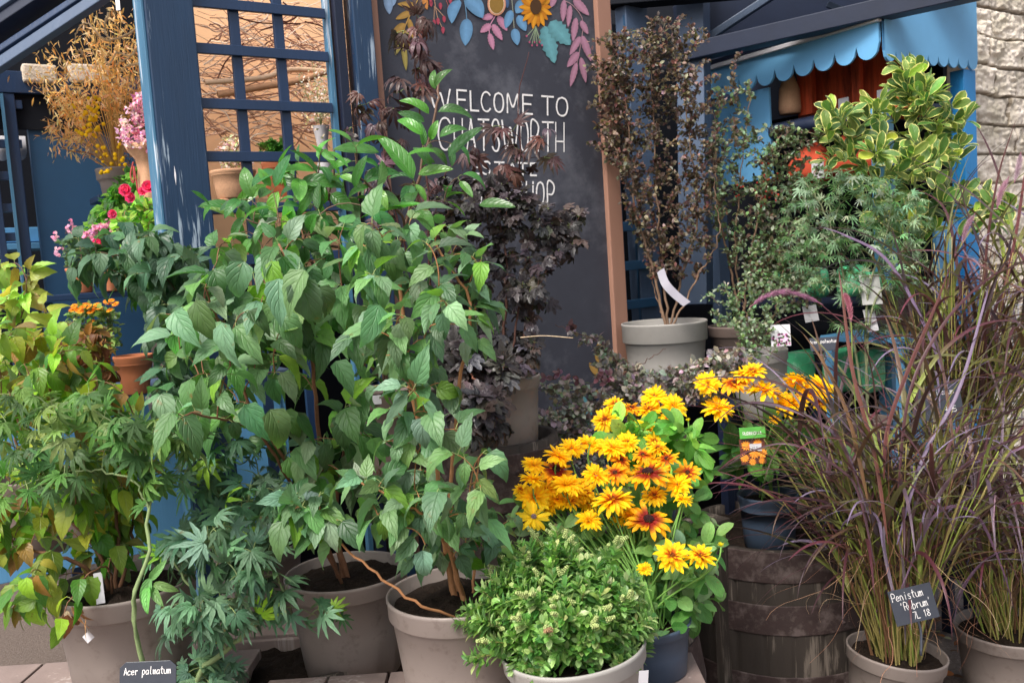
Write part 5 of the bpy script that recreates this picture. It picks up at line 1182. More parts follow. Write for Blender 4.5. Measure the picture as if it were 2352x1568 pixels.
front = q6([(595,580,50,'b'),(770,605,115,'y'),(885,560,90,'y'),(1000,660,92,'o'),(1120,610,90,'yo'),(1185,690,105,'o'),(350,670,115,'y'),(165,740,95,'y'),(335,775,135,'r'),(160,850,112,'y'),(425,890,130,'y'),(640,815,115,'y'),(790,800,115,'o'),(835,700,95,'o'),
 (1040,800,185,'r'),(1345,795,105,'o'),(1275,890,108,'y'),(170,985,132,'y'),(165,1135,125,'s'),(770,1000,160,'yo'),(590,1160,110,'y'),(1045,1160,172,'r'),(1090,970,105,'yo'),(1310,1000,85,'y'),(1225,1430,142,'yo'),(1440,1430,122,'yo'),(1600,1360,60,'b'),(1015,1530,62,'y'),(65,925,62,'yo')])
fr2 = [(1230+rg.rand()*330, 1010+rg.rand()*190, 24+rg.rand()*8, ['y','yo','y','y'][rg.randint(4)]) for _ in range(20)]
for (u_, v_, r_, k_) in fr2: front.append((u_, v_+(10 if u_ < 1350 else 0), r_, k_))
FRN = len(front)-20
rud(tF, rg, front, sF, lambda u, v: 2.22+(1250-v)*.0008+.03*math.sin(u)+(.09 if any(abs(u-q[0]) < .01 for q in fr2) else 0), None,
 [([(1180,1150),(1400,1120),(1600,1120),(1660,1240),(1640,1400),(1560,1440),(1480,1400),(1300,1260),(1180,1240)], 70, 2.44, .09), ([(1560,1250),(1640,1280),(1640,1420),(1540,1440)], 8, 2.28, .05), ([(1440,1250),(1600,1260),(1600,1420),(1480,1400)], 22, 2.32, .05)], .054, cols=('#5f8f4c', '#74a060', '#4f7f42', '#86a878'))
tF2 = thing('coneflower_pot', 'yellow coneflowers behind the front ones, nearest below the chalkboard foot', 'flowers', (*(at(1475, 1200, 2.66)[:2]), .60))
s2, b2, _ = make_pot(tF2, 1475, 1168, 2.66, .19, at(1475, 1168, 2.66)[2]-.60, mat='potdark', taper=.85)
rud(tF2, rg, q6([(790,270,88,'yo'),(715,390,108,'yo'),(905,300,88,'o'),(1090,210,105,'y'),(1235,285,118,'y'),(1040,310,102,'yo'),(1200,370,88,'yo'),(1035,460,115,'yo'),(1350,400,40,'b')]), s2, lambda u, v: 2.66+(950-v)*.0008, None,
 [([(1420,980),(1500,960),(1620,990),(1620,1090),(1560,1130),(1440,1100)], 30, 2.62, .08), ([(1400,980),(1460,980),(1460,1060),(1400,1040)], 6, 2.6, .05)], .06, cols=('#5f9a3a', '#74b04a', '#8fc25a', '#4f8a35'))
tF3 = thing('coneflower_pot', 'yellow coneflowers in a navy pot on the half barrel with a picture label', 'flowers', (*(at(1763, 1130, 3.28)[:2]), RBZ-.03))
s3, b3, _ = make_pot(tF3, 1763, 1132, 3.28, .212, at(1763, 1132, 3.28)[2]-RBZ+.03, mat='potdark', taper=.84, ridges=True)
q3 = lambda L: [(1505+.36*a, 470.4+.36*b, r*.36*1.05, k) for a, b, r, k in L]
rud(tF3, rg, q3([(400,1300,100,'y'),(500,1140,92,'o'),(335,1140,80,'y'),(620,1065,82,'yo'),(700,1190,128,'y'),(870,1265,110,'y'),(900,1130,90,'y'),(1060,1170,95,'y'),(1050,1260,62,'yo'),(765,1370,40,'yo'),(560,1085,70,'yo'),(980,1200,70,'yo')]), s3, lambda u, v: 3.08, None,
 [([(1680,1020),(1760,980),(1860,1000),(1880,1060),(1800,1080),(1690,1080)], 20, 3.22, .1)], .085, cols=('#4a7a3a', '#5a8a42', '#3f6a35'))
tF4 = thing('leafy_pot', 'leafy green plant without flowers in the navy pot beside the tall grass', 'plant', (*(at(1898, 1110, 3.5)[:2]), RBZ-.03))
make_pot(tF4, 1898, 1112, 3.5, .17, at(1898, 1112, 3.5)[2]-RBZ+.03, mat='potdark', taper=.84, ridges=True)
shrub(tF4, rg, [[(1898,1118,3.5),(1895,1060,3.48),(1890,1010,3.45),(.003,.001)]], [([(1840,1040),(1900,1000),(1950,1050),(1940,1110),(1860,1110)], 20, 3.45, .06)], T_OVAL2, 'rud', .07, ['#6a9a4a', '#7fae5a', '#558545'], nleaf=3, pet=.004, down=.1)
# picture label on the rear coneflower
pl_ = thing('picture_label', 'green topped picture label with orange daisies on the half barrel coneflower', 'label', at(1738, 1070, 3.08))
nL = nrm(TOCAM+vec(-.1, 0, 0)); tl_ = .02
m_ = MB(); cL = at(1729, 1036, 2.98); s_, t_ = flatlabel(m_, cL, .081, .082, nL, tl_); m_.build('picture_panel', simple('label_brown', hx('#5a2a18'), .4, .4, .3, 30), pl_, False)
m_ = MB(); cT = at(1728, 993, 2.975); s_, t_ = flatlabel(m_, cT, .083, .036, nL, tl_); m_.build('label_header', simple('label_green', hx('#4f9a3a'), .4, .4, .1, 30), pl_, False)
sgn = 1 if np.dot(s_, _R) > 0 else -1; s_ = s_*sgn; t_ = t_*(1 if t_[2] > 0 else -1)
m_ = MB()
for (x, y, r) in ((-.02, .02, .018), (.018, .026, .016), (.03, -.008, .018), (-.028, -.02, .016), (.004, -.006, .02), (.026, -.032, .012), (-.004, -.034, .013)):
    for k in range(12):
        a = k*.5236; e = cL+s_*(x+r*math.cos(a))+t_*(y+r*math.sin(a))+nL*(.0009+.00008*k); b_ = cL+s_*x+t_*y+nL*(.0009+.00008*k); sd_ = nrm(np.cross(e-b_, nL))*r*.22
        m_.add([b_, (b_+e)/2-sd_, e, (b_+e)/2+sd_], [[0, 1, 2, 3]], col=hx('#e8852a') if k % 2 else hx('#f0a040'))
m_.build('daisies_print', MAT['vcol'], pl_, False)
m_ = MB(); c0 = cL+s_*.01+t_*.012+nL*.0035; m_.add([c0-s_*.019-t_*.012, c0+s_*.019-t_*.012, c0+s_*.019+t_*.012, c0-s_*.019+t_*.012], [[0, 1, 2, 3]]); m_.build('price_sticker', MAT['white'], pl_, False)
def label_text(txt, c, s, t, n, h, w, lw, parent, nm='lettering', mat='chalk', sp_=.22):
    m = MB(); x = -len(txt)*w*(1+sp_)/2
    for ch in txt:
        if ch in GLY:
            for st2 in GLY[ch]: stroke(m, [c+s*(x+w*px)+t*(h*(py-.5))+n*.0012 for px, py in st2], lw, n)
        x += w*(1+sp_)
    return m.build(nm, MAT[mat], parent, False)
label_text('RUDBECKIA', cT-t_*.002, s_, t_, nL, .009, .0055, .0012, pl_)
label_text('12.50', c0-t_*.002, s_, t_, nL, .008, .004, .0008, pl_, mat='slate', nm='price')
# ---------- hebe
rg = np.random.RandomState(42)
tHe, sHe, bHe, RHe = potted('hebe', 'rounded small-leaved hebe with green buds in the pale pot at the bottom edge', 'bush', 1315, 1478, 1.95, .308, at(1315, 1478, 1.95)[2]-.6, mat='potgrey', taper=.84, tilt=-4)
m_ = MB(); flatlabel(m_, at(1478, 1556, 1.83), .02, .03, vec(.25, -1, 0), -.1); m_.build('price_sticker', MAT['white'], tHe, False)
hs = MB(); hl = MB(); hb = MB(); cH = at(1288, 1408, 1.98); ax_ = (.192, .165, .145); tips = []; 
for k in range(620):
    a = rg.rand()*6.283; cz = -.5+1.5*rg.rand(); sz = math.sqrt(max(0, 1-cz*cz)) if cz <= 1 else 0; n = vec(sz*math.cos(a), sz*math.sin(a), cz)
    bump_ = 1+.55*(fbm(np.array([n[0]*3+5]), np.array([n[2]*3+n[1]*2]), 7)[0]-.5)*2; e = cH+n*vec(*ax_)*bump_*(.78+.30*rg.rand())
    s0 = sHe+n*vec(.05, .05, 0); L = np.linalg.norm(e-s0); P = bez(s0, s0+UP*L*.25+n*L*.1, e-nrm(n+UP*.4)*L*.3, e, 9)
    if k % 3 == 0: tube(hs, P, np.linspace(.0022, .0012, 9), 5, hx('#6a6a3a'))
    d = nrm(P[-1]-P[-3]+rg.randn(3)*.01); x = nrm(np.cross(d, vec(.3, .2, 1))); y = np.cross(d, x); nn = 8
    for i in range(nn):
        f = i/nn; p = e-d*.045*(1-f); an = i*1.571+rg.rand()*.4
        for sg in (0, math.pi):
            sd = x*math.cos(an+sg)+y*math.sin(an+sg); tips.append((p, nrm(sd*(.9-.5*f)+d*(.35+.6*f)), nrm(d*.8-sd*.3), .033*(1-.35*f)*(.8+.4*rg.rand())))
    if rg.rand() < .16 and cz > -.1:
        for q in range(2):
            c2 = e+d*.008+rg.randn(3)*.006; dd = nrm(d+rg.randn(3)*.5); hcol = hx('#a3b070') if rg.rand() < .93 else hx('#9a7a5a')
            for r_ in range(5):
                for a_i in range(5):
                    aa = a_i*1.2566+r_*.6; xx_ = nrm(np.cross(dd, vec(.3, .2, 1))); yy_ = np.cross(dd, xx_); rad = .0042*(1-.12*r_); blob(hb, c2+dd*r_*.0042+(xx_*math.cos(aa)+yy_*math.sin(aa))*rad, .0022, hcol*(.7+.5*rg.rand()), 4)
P, D, N, S = map(np.array, zip(*tips)); 
place(hl, [leaf_t(.4, .8, .5, 4, 1, .35, dr, 0, 0, 0, s+60) for s, dr in enumerate((.3, .7))], P, D, N, S, palette(rg, len(P), ['#6f9f4c', '#82b05c', '#98bf74', '#5a8a42', '#aac084', '#4a7a3f'], None, .15), 1, rg)
hs.build('stems', MAT['stem'], tHe); hl.build('foliage', LM['hebe'], tHe); hb.build('buds', MAT['vcol'], tHe)
# ---------- purple fountain grass
def grass(t, rg, base, rad, nculm, H, spread, nblade, bl, cols, lean=(0, 0), dead=60, blw=.0078, bias=None):
    gb = MB(); sb = MB(); tips = []
    for k in range(nculm):
        a = rg.rand()*6.283; r = rad*math.sqrt(rg.rand()); b = base+vec(r*math.cos(a), r*math.sin(a), 0); tl = spread*(.1+.9*rg.rand()); a2 = a+rg.randn()*.5
        dr = nrm(vec(math.cos(a2)*tl+lean[0], math.sin(a2)*tl+lean[1], 1)); h = H*(.55+.55*rg.rand()); s = np.linspace(0, 1, 12)[:, None]
        P = b+dr*h*s+vec(dr[0], dr[1], -.35*tl)*h*.35*s**2; g = hx(['#8a7f48', '#9a8c55', '#7a7a3e', '#6f5038', '#869445'][rg.randint(5)])
        tube(sb, P, np.linspace(.0028, .0014, 12), 5, g*(.8+.4*rg.rand())); 
        for q in range(nblade):
            f = .38+.6*rg.rand(); i = int(f*11); p = P[i]; az = rg.rand()*6.283
            if bias is not None and rg.rand() < bias[1]: az = bias[0]+rg.randn()*.6
            o = vec(math.cos(az), math.sin(az), 0); L = bl*(.5+.75*rg.rand()); ph0 = .12+.75*rg.rand()**1.3; cur = (.6+1.9*rg.rand()**1.5); n = 16; tt = np.linspace(0, 1, n); ang = ph0+cur*tt**1.4
            stp = L/(n-1); hor = np.cumsum(np.sin(ang))*stp; ver = np.cumsum(np.cos(ang))*stp; tw = rg.randn()*.25*tt
            side0 = nrm(np.cross(o, UP)); Q = p+o*hor[:, None]+UP*ver[:, None]+side0*(tw*L*.3)[:, None]+dr*0
            w_ = blw*(.55+.8*rg.rand())*np.minimum(1, tt*6+.25)*(1-tt)**.55; T = nrm(np.gradient(Q, axis=0)); sw = nrm(side0+UP*rg.randn()*.35+o*rg.randn()*.4); sw = nrm(sw-T*np.sum(T*sw, 1, keepdims=True))
            cA = hx(['#7f7f3e', '#6a6a35', '#8a9a40', '#6a4a38', '#5a3038'][rg.randint(5)]); cB = hx(cols[rg.randint(len(cols))])*(.75+.5*rg.rand()); m = np.clip((tt-.05-.3*rg.rand())*3, 0, 1)[:, None]
            ribbon(gb, Q, w_, sw, cA*(1-m)+cB*m, .35); tips.append(Q)
    db = MB()
    for k in range(dead):     # pale curled dry blades hanging low
        az = rg.rand()*6.283; o = vec(math.cos(az), math.sin(az), 0); p = base+o*rad*.6+UP*H*(.1+.5*rg.rand()); L = .12+.3*rg.rand(); n = 16; tt = np.linspace(0, 1, n); ang = .6+2.6*tt+.8*np.sin(tt*5+rg.rand()*6); stp = L/(n-1)
        az2 = az+np.cumsum(rg.randn(n)*.18); Q = p+np.stack([np.cumsum(np.sin(ang)*np.cos(az2))*stp, np.cumsum(np.sin(ang)*np.sin(az2))*stp, np.cumsum(np.cos(ang))*stp], -1); side0 = nrm(np.cross(o, UP))
        ribbon(db, Q, .0016*(1-tt*.7), side0, hx(['#c9a58f', '#b58a78', '#d8c0a8', '#9a6f60'][rg.randint(4)]), .3)
    sb.build('stems', MAT['stem'], t); gb.build('blades', LM['blade'], t)
    if dead: db.build('dry_blades', LM['dry'], t)
    return tips
def plume(t, pts, d, rg, r=.011, col='#9a6a84'):
    P = smooth_line([at(u, v, d) for u, v in pts], 60); mb = MB(); T = nrm(np.gradient(P, axis=0)); tube(mb, P, .0016, 5, hx('#8a5a6a')); n = 1500; i = rg.randint(4, 58, n); f = i/60
    rad = r*np.sin(np.clip(f*1.05+.08, 0, 1)*math.pi)**.6; dr = nrm(rg.randn(n, 3)); dr = nrm(dr-T[i]*np.sum(dr*T[i], 1, keepdims=True)*.8+T[i]*1.1); b = P[i]+rg.randn(n, 3)*.0008; e = b+dr*(rad*1.9)[:, None]
    s = nrm(np.cross(dr, rg.randn(n, 3)))*.0005; V = np.stack([b-s, e, b+s], 1).reshape(-1, 3); c = np.repeat(hx(col)*(.6+.8*rg.rand(n, 1)), 3, 0); mb.add(V, np.arange(n*3).reshape(n, 3), col=c)
    mb.build('plume', MAT['vcol'], t)
PG = ['#4a2630', '#3c202c', '#663240', '#463038', '#75606f', '#5a4032', '#83748f', '#4f2630', '#6a6a42']  # mauve entries put the blades' glossy highlights into the palette
rg = np.random.RandomState(51)
tS = thing('fountain_grass', 'tall purple fountain grass in the taupe pot with the slate name label', 'grass', at(2060, 1492, 2.9)-UP*.27)
sS, _, _ = make_pot(tS, 2060, 1490, 2.9, .3, .27, mat='pot', tilt=7, taper=.8)
tp = grass(tS, rg, sS, .075, 118, .76, .36, 3, .58, PG, lean=(-.03, .0), dead=110, bias=(math.pi, .3))
plume(tS, [(1722,705),(1760,680),(1810,670),(1860,685),(1890,700)], 2.75, rg); plume(tS, [(1955,740),(1952,710),(1945,685),(1938,672)], 2.7, rg, .009, '#c07a8a')
sb = MB(); tube(sb, smooth_line([at(1885,698,2.75), at(1960,770,2.8), at(2030,900,2.85), at(2060,1200,2.9)], 20), .0016, 5, hx('#6a4048')); tube(sb, smooth_line([at(1955,740,2.7), at(1962,900,2.75), at(1985,1100,2.85), at(2040,1400,2.9)], 20), .0018, 5, hx('#8a9a50')); sb.build('plume_stems', MAT['stem'], tS)
# traced big blades, the lilac ones with glossy sheen put into their colour
def tracedblades(t, lst, d, rg, nm='arching_blades'):
    gb = MB()
    for pts, wpx, c in lst:
        P = smooth_line([at(u, v, d+.04*i) for i, (u, v) in enumerate(pts)], 24); P = P+0; tt = np.linspace(0, 1, 24); T = nrm(np.gradient(P, axis=0)); s = nrm(np.cross(T, nrm(TOCAM+rg.randn(3)*.3))); w_ = .8*wpx*d/FPX/2*np.minimum(1, tt*5+.3)*np.minimum(1, (1-tt)*2.2)**.8
        ribbon(gb, P, w_, s, hx(c), .3)
    gb.build(nm, LM['blade'], t)
tracedblades(tS, [([(2010,1300),(1975,1140),(1935,1080),(1830,1022),(1740,1030),(1615,1100)][::1], 9, '#5a3a45'), ([(2000,1200),(1930,1010),(1800,935),(1700,930),(1625,985)], 9, '#6a5668'), ([(1990,1150),(1900,960),(1790,880),(1660,865),(1560,880)], 8, '#4a2a2e'),
 ([(2040,1250),(2010,1050),(1960,860),(1935,680),(1925,610)], 11, '#6a3a30'), ([(2000,1180),(1950,960),(1890,830),(1840,760)], 11, '#6a4a2a'), ([(2060,1150),(2090,900),(2170,740),(2270,640),(2352,600)], 9, '#4a2028'), ([(2030,1100),(2040,980),(2090,840),(2150,700),(2190,590)], 12, '#5a2420'), ([(2060,1250),(2120,1050),(2200,900),(2260,700),(2270,660)], 10, '#6f5a78'),
 ([(2080,1300),(2110,1150),(2220,1000),(2352,930),(2400,900)], 12, '#3c1c20'), ([(2090,1300),(2160,1130),(2260,1040),(2400,980)], 12, '#43242f'), ([(2070,1350),(2150,1180),(2240,1180),(2300,1300),(2330,1400)], 9, '#6f5068'), ([(2040,1300),(2010,1180),(1940,1200),(1930,1260)], 9, '#66526a'), ([(2060,1400),(2030,1250),(2040,1190),(2050,1180)], 10, '#7a6a78'), ([(2080,1480),(2075,1300),(2055,1190)], 9, '#5a4a50')], 2.62, rg)
rg = np.random.RandomState(52)
tT = thing('fountain_grass', 'purple fountain grass in the taupe pot cut by the right edge', 'grass', at(2322, 1438, 3.15)-UP*.27)
sT, _, _ = make_pot(tT, 2322, 1436, 3.15, .36, .27, mat='pot', taper=.82)
grass(tT, rg, sT, .09, 105, .6, .42, 3, .52, PG+['#8a6a85', '#9a7a8a'], dead=70, lean=(-.05, 0))
rg = np.random.RandomState(53)
p = at(2200, 1120, 3.55); tU = thing('fountain_grass', 'tallest purple fountain grass behind, reaching up before the stone wall', 'grass', p-UP*.28)
sU, _, _ = make_pot(tU, 2200, 1105, 3.55, .3, .28, mat='potbrown'); st_ = stand('dark stand behind under the tallest fountain grass', 2200, 1105+int(.28*2100/3.55)+1, 3.55, .4, .36)
grass(tU, rg, sU, .08, 110, .95, .34, 3, .60, PG, dead=30, lean=(.10, -.02))
tracedblades(tU, [([(2270,900),(2262,640),(2290,420),(2335,270)], 9, '#5a2a28'), ([(2240,900),(2200,620),(2170,480),(2100,430)], 9, '#4a2028'), ([(2280,800),(2330,560),(2352,420),(2370,300)], 10, '#6a3030'), ([(2250,850),(2270,650),(2220,480),(2190,380)], 8, '#4a2a28'), ([(2230,900),(2290,700),(2352,560)], 10, '#4f2020'), ([(2200,950),(2130,760),(2040,600),(1940,540),(1880,520)], 9, '#7f6a88'), ([(2210,900),(2120,700),(2060,560),(2020,470)], 9, '#4a2028')], 3.35, rg)
plume(tU, [(2210,560),(2222,520),(2240,490)], 3.3, rg, .011, '#a58090'); plume(tU, [(2330,420),(2340,380),(2345,350)], 3.3, rg, .011, '#b59aa5'); plume(tU, [(2290,480),(2300,440),(2318,405)], 3.3, rg, .012, '#b58a9a')
# wire basket on the right edge
wb = thing('wire_basket', 'white wire basket stand at the right edge behind the grasses', 'basket', at(2330, 1000, 3.9)); m_ = MB()
for k in range(14):
    u = 2255+k*12; tube(m_, [at(u, 700, 3.9), at(u-4, 960, 3.9)], .0022, 5)
for v in (700, 745, 790, 835, 880, 925, 960): tube(m_, [at(2250, v+6, 3.9), at(2420, v-6, 3.9)], .003, 5)
for u in (2262, 2400): tube(m_, [at(u, 690, 3.9), at(u, 1240, 3.9)], .008, 8)
m_.build('wire_frame', MAT['wire'], wb)
# ---------- name labels on spikes
def slate(label, u, v, d, wd, ht, lines, tilt, h_, w_, lw, stake, nrml=TOCAM, cut=False):
    c = at(u, v, d); t = thing('name_label', label, 'label', c-UP*.15); n_ = nrm(nrml); s = nrm(np.cross(n_, UP))*-1; s = s if np.dot(s, _R) > 0 else -s; t_ = np.cross(n_, s); t_ = t_ if t_[2] > 0 else -t_
    ct_, st__ = math.cos(tilt), math.sin(tilt); s2 = s*ct_+t_*st__; t2 = t_*ct_-s*st__
    if cut:
        k = .18; P = [(-.5, -.5), (.5, -.5), (.5, .5-k), (.5-k*.6, .5), (-.5+k*.6, .5), (-.5, .5-k)]
    else: P = [(-.5, -.5), (.5, -.5), (.5, .5), (-.5, .5)]
    V = [c+s2*x*wd+t2*y*ht+n_*.0015 for x, y in P]+[c+s2*x*wd+t2*y*ht-n_*.0015 for x, y in P]; m = len(P)
    mb = MB(); mb.add(V, [[list(range(m))], [list(range(2*m-1, m-1, -1))], [[i, i+m, (i+1) % m+m, (i+1) % m] for i in range(m)]]); mb.build('plate', MAT['slate'], t, False, .0008)
    mb = MB(); tube(mb, smooth_line([c-t2*ht*.5-n_*.002, c-t2*(ht*.5+.03)-n_*.004, c-t2*(ht*.5+stake)-s2*.02], 10), .004, 8); mb.build('stake', MAT['slate'], t)
    for txt, ox, oy, sc_ in lines: label_text(txt, c+s2*ox*wd+t2*oy*ht+n_*.001, s2, t2, n_, h_*sc_, w_*sc_, lw, t, mat='chalk')
slate('black slate label reading Acer palmatum at the bottom left', 340, 1553, 1.9, .118, .062, [('Acer palmatum', 0, .2, 1)], -.02, .014, .0062, .0012, .06, cut=True)
slate('black slate label reading Penistum Rubrum stuck in the front grass pot', 2098, 1387, 2.6, .126, .098, [('Penistum', -.08, .3, 1.15), ("'Rubrum'", .05, 0, 1.15), ('7L 18', .12, -.3, 1.0)], .16, .019, .0082, .0013, .09)
slate('dark slate label half hidden in the rear fountain grass', 2160, 925, 3.3, .155, .13, [('Pennisetum', 0, .3, 1), ('9.95', .2, -.2, 1)], .05, .02, .009, .0015, .08)
slate('small dark name label in front of the green bags on the stall shelf', 1892, 790, 3.5, .105, .052, [('Acer palmatum', 0, .2, .7)], 0, .018, .0095, .0013, .05)
# ---------- green bags on stall shelves
rg = np.random.RandomState(61)
grn = simple('green_plastic_bag', hx('#5fcf95'), .3, .5, .4, 14, .6, .004, dirt=(hx('#f2fbf5'), 9, .54, .8))
for i, (u, v, d, sw_, sh_) in enumerate(((1790,655,4.25,.17,.13),(1870,650,4.2,.16,.14),(1960,645,4.1,.18,.14),(2010,655,4.05,.10,.12),(1830,860,4.2,.22,.22),(1930,850,4.1,.2,.2),(2000,850,4.05,.14,.2))):
    c = at(u, v, d); n = 14; g_ = np.linspace(-1, 1, n); XX, YY = np.meshgrid(g_, g_, indexing='ij'); th = .045*(1-XX**4)**.5*(1-YY**4)**.5+.008*(fbm(XX*3+i*7, YY*3, 5)-.5)
    fr = c+A*(-0)+B[None, None]*0+(-B)[None, None]*0; Vf = c+A*XX[..., None]*sw_/2+Zv*YY[..., None]*sh_/2-B*th[..., None]; Vb = c+A*XX[..., None]*sw_/2+Zv*YY[..., None]*sh_/2+B*th[..., None]
    ii = np.arange(n-1)[:, None]*n; jj = np.arange(n-1)[None]; f = np.stack([ii+jj, ii+n+jj, ii+n+jj+1, ii+jj+1], -1).reshape(-1, 4); mb = MB(); mb.add(Vf.reshape(-1, 3), f); mb.add(Vb.reshape(-1, 3), f[:, ::-1])
    o = mb.build('compost_bag', grn, None); tag(o, 'green plastic bag on the stall shelf, %s' % ['first of the upper row from the left', 'second of the upper row from the left', 'third of the upper row', 'last of the upper row', 'left of the lower row', 'middle of the lower row', 'right of the lower row'][i], 'bag', 'green bags stacked in the stall')
m_ = MB(); flatlabel(m_, at(2000, 665, 3.6), .08, .12, TOCAM); tag(m_.build('notice_card', simple('grey_card', hx('#a8a8a4'), .5, .4, .15, 60), None, False, .004), 'pale grey rounded notice card in front of the green bags', 'card')
m_ = MB(); flatlabel(m_, at(2000, 735, 3.62), .045, .09, TOCAM, .1); tag(m_.build('price_card', MAT['white'], None, False), 'white card below the grey notice near the blue post', 'card')
m_ = MB(); flatlabel(m_, at(1862, 720, 3.9), .06, .07, TOCAM, .1); tag(m_.build('price_card', MAT['white'], None, False), 'white card among green bags left of the curved purple plume', 'card')
tD_st = MB(); flatlabel(tD_st, at(1120, 1500, 1.945), .03, .02, vec(-.1, -1, 0), .03); tD_st.build('price_sticker', MAT['white'], tD, False) if False else None
# fallen leaves on the ground at the right
rg = np.random.RandomState(62); m_ = MB(); n = 380; P = np.stack([.9+1.5*rg.rand(n), 2.55+1.5*rg.rand(n), .012+.01*rg.rand(n)], -1)
place(m_, T_OVAL, P, nrm(rg.randn(n, 3)*vec(1, 1, .15)), nrm(UP+rg.randn(n, 3)*.25), .03+.03*rg.rand(n), palette(rg, n, ['#9a7a5a', '#7a5038', '#b5a08a', '#6a4a3a', '#a86a3a']), 1, rg)
o = m_.build('leaf_litter', LM['dry'], None); o['kind'] = 'stuff'; o['label'] = 'fallen brown leaves littering the ground'; o['category'] = 'leaves'
# ---------- left display
rg = np.random.RandomState(71)
shelfL = at(300, 690, 3.75); zsh = at(300, 520, 3.75)[2]
t = thing('plant_shelf', 'dark blue shelf unit carrying flower pots left of the corner post', 'shelf', (shelfL[0], shelfL[1], 0))
zA = at(200, 672, 3.7)[2]; zB = at(260, 450, 3.85)[2]
box(MB(), vec(*at(290, 672, 3.72)[:2], zA-.012), A, B, Zv, .62, .3, .024).build('shelf_board', MAT['navy'], t, False, .003)
box(MB(), vec(*at(330, 450, 3.95)[:2], zB-.012), A, B, Zv, .40, .22, .024).build('shelf_board', MAT['navy'], t, False, .003)
for a in (-.28, .28): box(MB(), vec(*at(290, 672, 3.72)[:2], (zA-.03)/2)+A*a+B*.12, A, B, Zv, .04, .04, zA-.03).build('shelf_leg', MAT['navy'], t, False, .003)
tD1 = thing('dried_grass_pot', 'golden dried oat grass and yellow billy buttons in a stone coloured pot', 'plant', vec(*at(268, 380, 3.9)[:2], zB))
sd1, _, _ = make_pot(tD1, 270, 388, 3.9, .175, at(270, 388, 3.9)[2]-zB, mat='pot', rimh=.4, lip=.08)
sb = MB(); gb = MB(); fb_ = MB(); fP = []
tips = [(90,190),(130,120),(180,90),(220,60),(250,30),(290,60),(310,120),(150,200),(100,240),(120,290),(200,140),(260,140),(310,180),(170,240),(240,60),(140,160),(80,170),(300,20),(200,30),(330,70),(115,320),(280,200),(160,300)]
for (u, v) in tips*3:
    u += rg.randn()*18; v += rg.randn()*18; e = at(u, v, 3.75+rg.rand()*.3); P = bez(sd1, sd1+(e-sd1)*.35+UP*.03, sd1+(e-sd1)*.75+UP*.05, e, 14); tube(sb, P, np.linspace(.002, .0008, 14), 4, hx('#c9a05a')*(.8+.3*rg.rand()))
    for q in range(26):
        i = rg.randint(6, 14); fP.append((P[i]+rg.randn(3)*.022, nrm(rg.randn(3)*.5+nrm(e-sd1)*.3-UP*.7)))
p_, d_ = map(np.array, zip(*fP)); place(gb, [leaf_t(.2, .5, .9, 3, 1, .3, .2, 0, 0, 0, 3)], p_, d_, nrm(TOCAM+rg.randn(len(p_), 3)*.5), .034*(.6+.7*rg.rand(len(p_))), palette(rg, len(p_), ['#f0d49c', '#e2bc7c', '#f8e6c0', '#cfa562'], None, .15), 1, rg)
for k in range(70):
    u, v = 215+rg.randn()*18, 275+rg.randn()*32
    if k > 45: u, v = 230+rg.rand()*70, 330+rg.rand()*70
    blob(fb_, at(u, v, 3.72+rg.rand()*.05), .0085*(.7+.5*rg.rand()), hx('#f2be1c')*(.8+.4*rg.rand()), 8)
sb.build('stems', MAT['stem'], tD1); gb.build('seed_heads', LM['dry'], tD1); fb_.build('yellow_heads', MAT['vcol'], tD1)
# curly willow twigs
m_ = MB()
for pts in ([(325,60),(280,85),(240,90),(210,60),(190,55),(175,75),(172,95)], [(330,85),(300,130),(270,120),(250,150),(240,130)], [(330,70),(310,120),(280,140),(265,150)], [(250,30),(240,70),(255,95),(240,110)], [(190,130),(185,115),(178,120)], [(330,150),(300,150),(275,165)]):
    P = smooth_line([at(a, b, 3.7) for a, b in pts], 30)+rg.randn(30, 3)*.002; tube(m_, P, np.linspace(.005, .002, 30), 6, hx('#d9b98f'))
tube(m_, smooth_line([at(140,335,3.9), at(165,348,3.9), at(205,352,3.9), at(262,385,3.9)], 12), .003, 6, hx('#8a6048'))
tag(m_.build('curly_willow', MAT['twig'], None), 'pale contorted willow twigs above the dried grasses by the corner post', 'twigs')
# hazy brown filler behind (dried statice)
tD2 = thing('dried_flower_bunch', 'soft brown dried flower bunch behind the pink flowers', 'flowers', vec(*at(325, 400, 4.0)[:2], zB)); make_pot(tD2, 325, 395, 4.02, .12, at(325, 395, 4.02)[2]-zB, mat='potbrown')
fine(tD2, rg, [[(322,400,4.02),(300,300,4.0),(290,200,4.0),(.003,.001)], [(326,400,4.02),(330,280,4.0),(320,180,4.0),(.003,.001)]], [([(240,200),(330,150),(340,380),(260,390)], 70, 4.0, .08)], .012, ['#a08a6a', '#b59a80', '#8a7050', '#c9a590'], nleaf=16, mat='dry', stemcol=hx('#8a6f4a'))
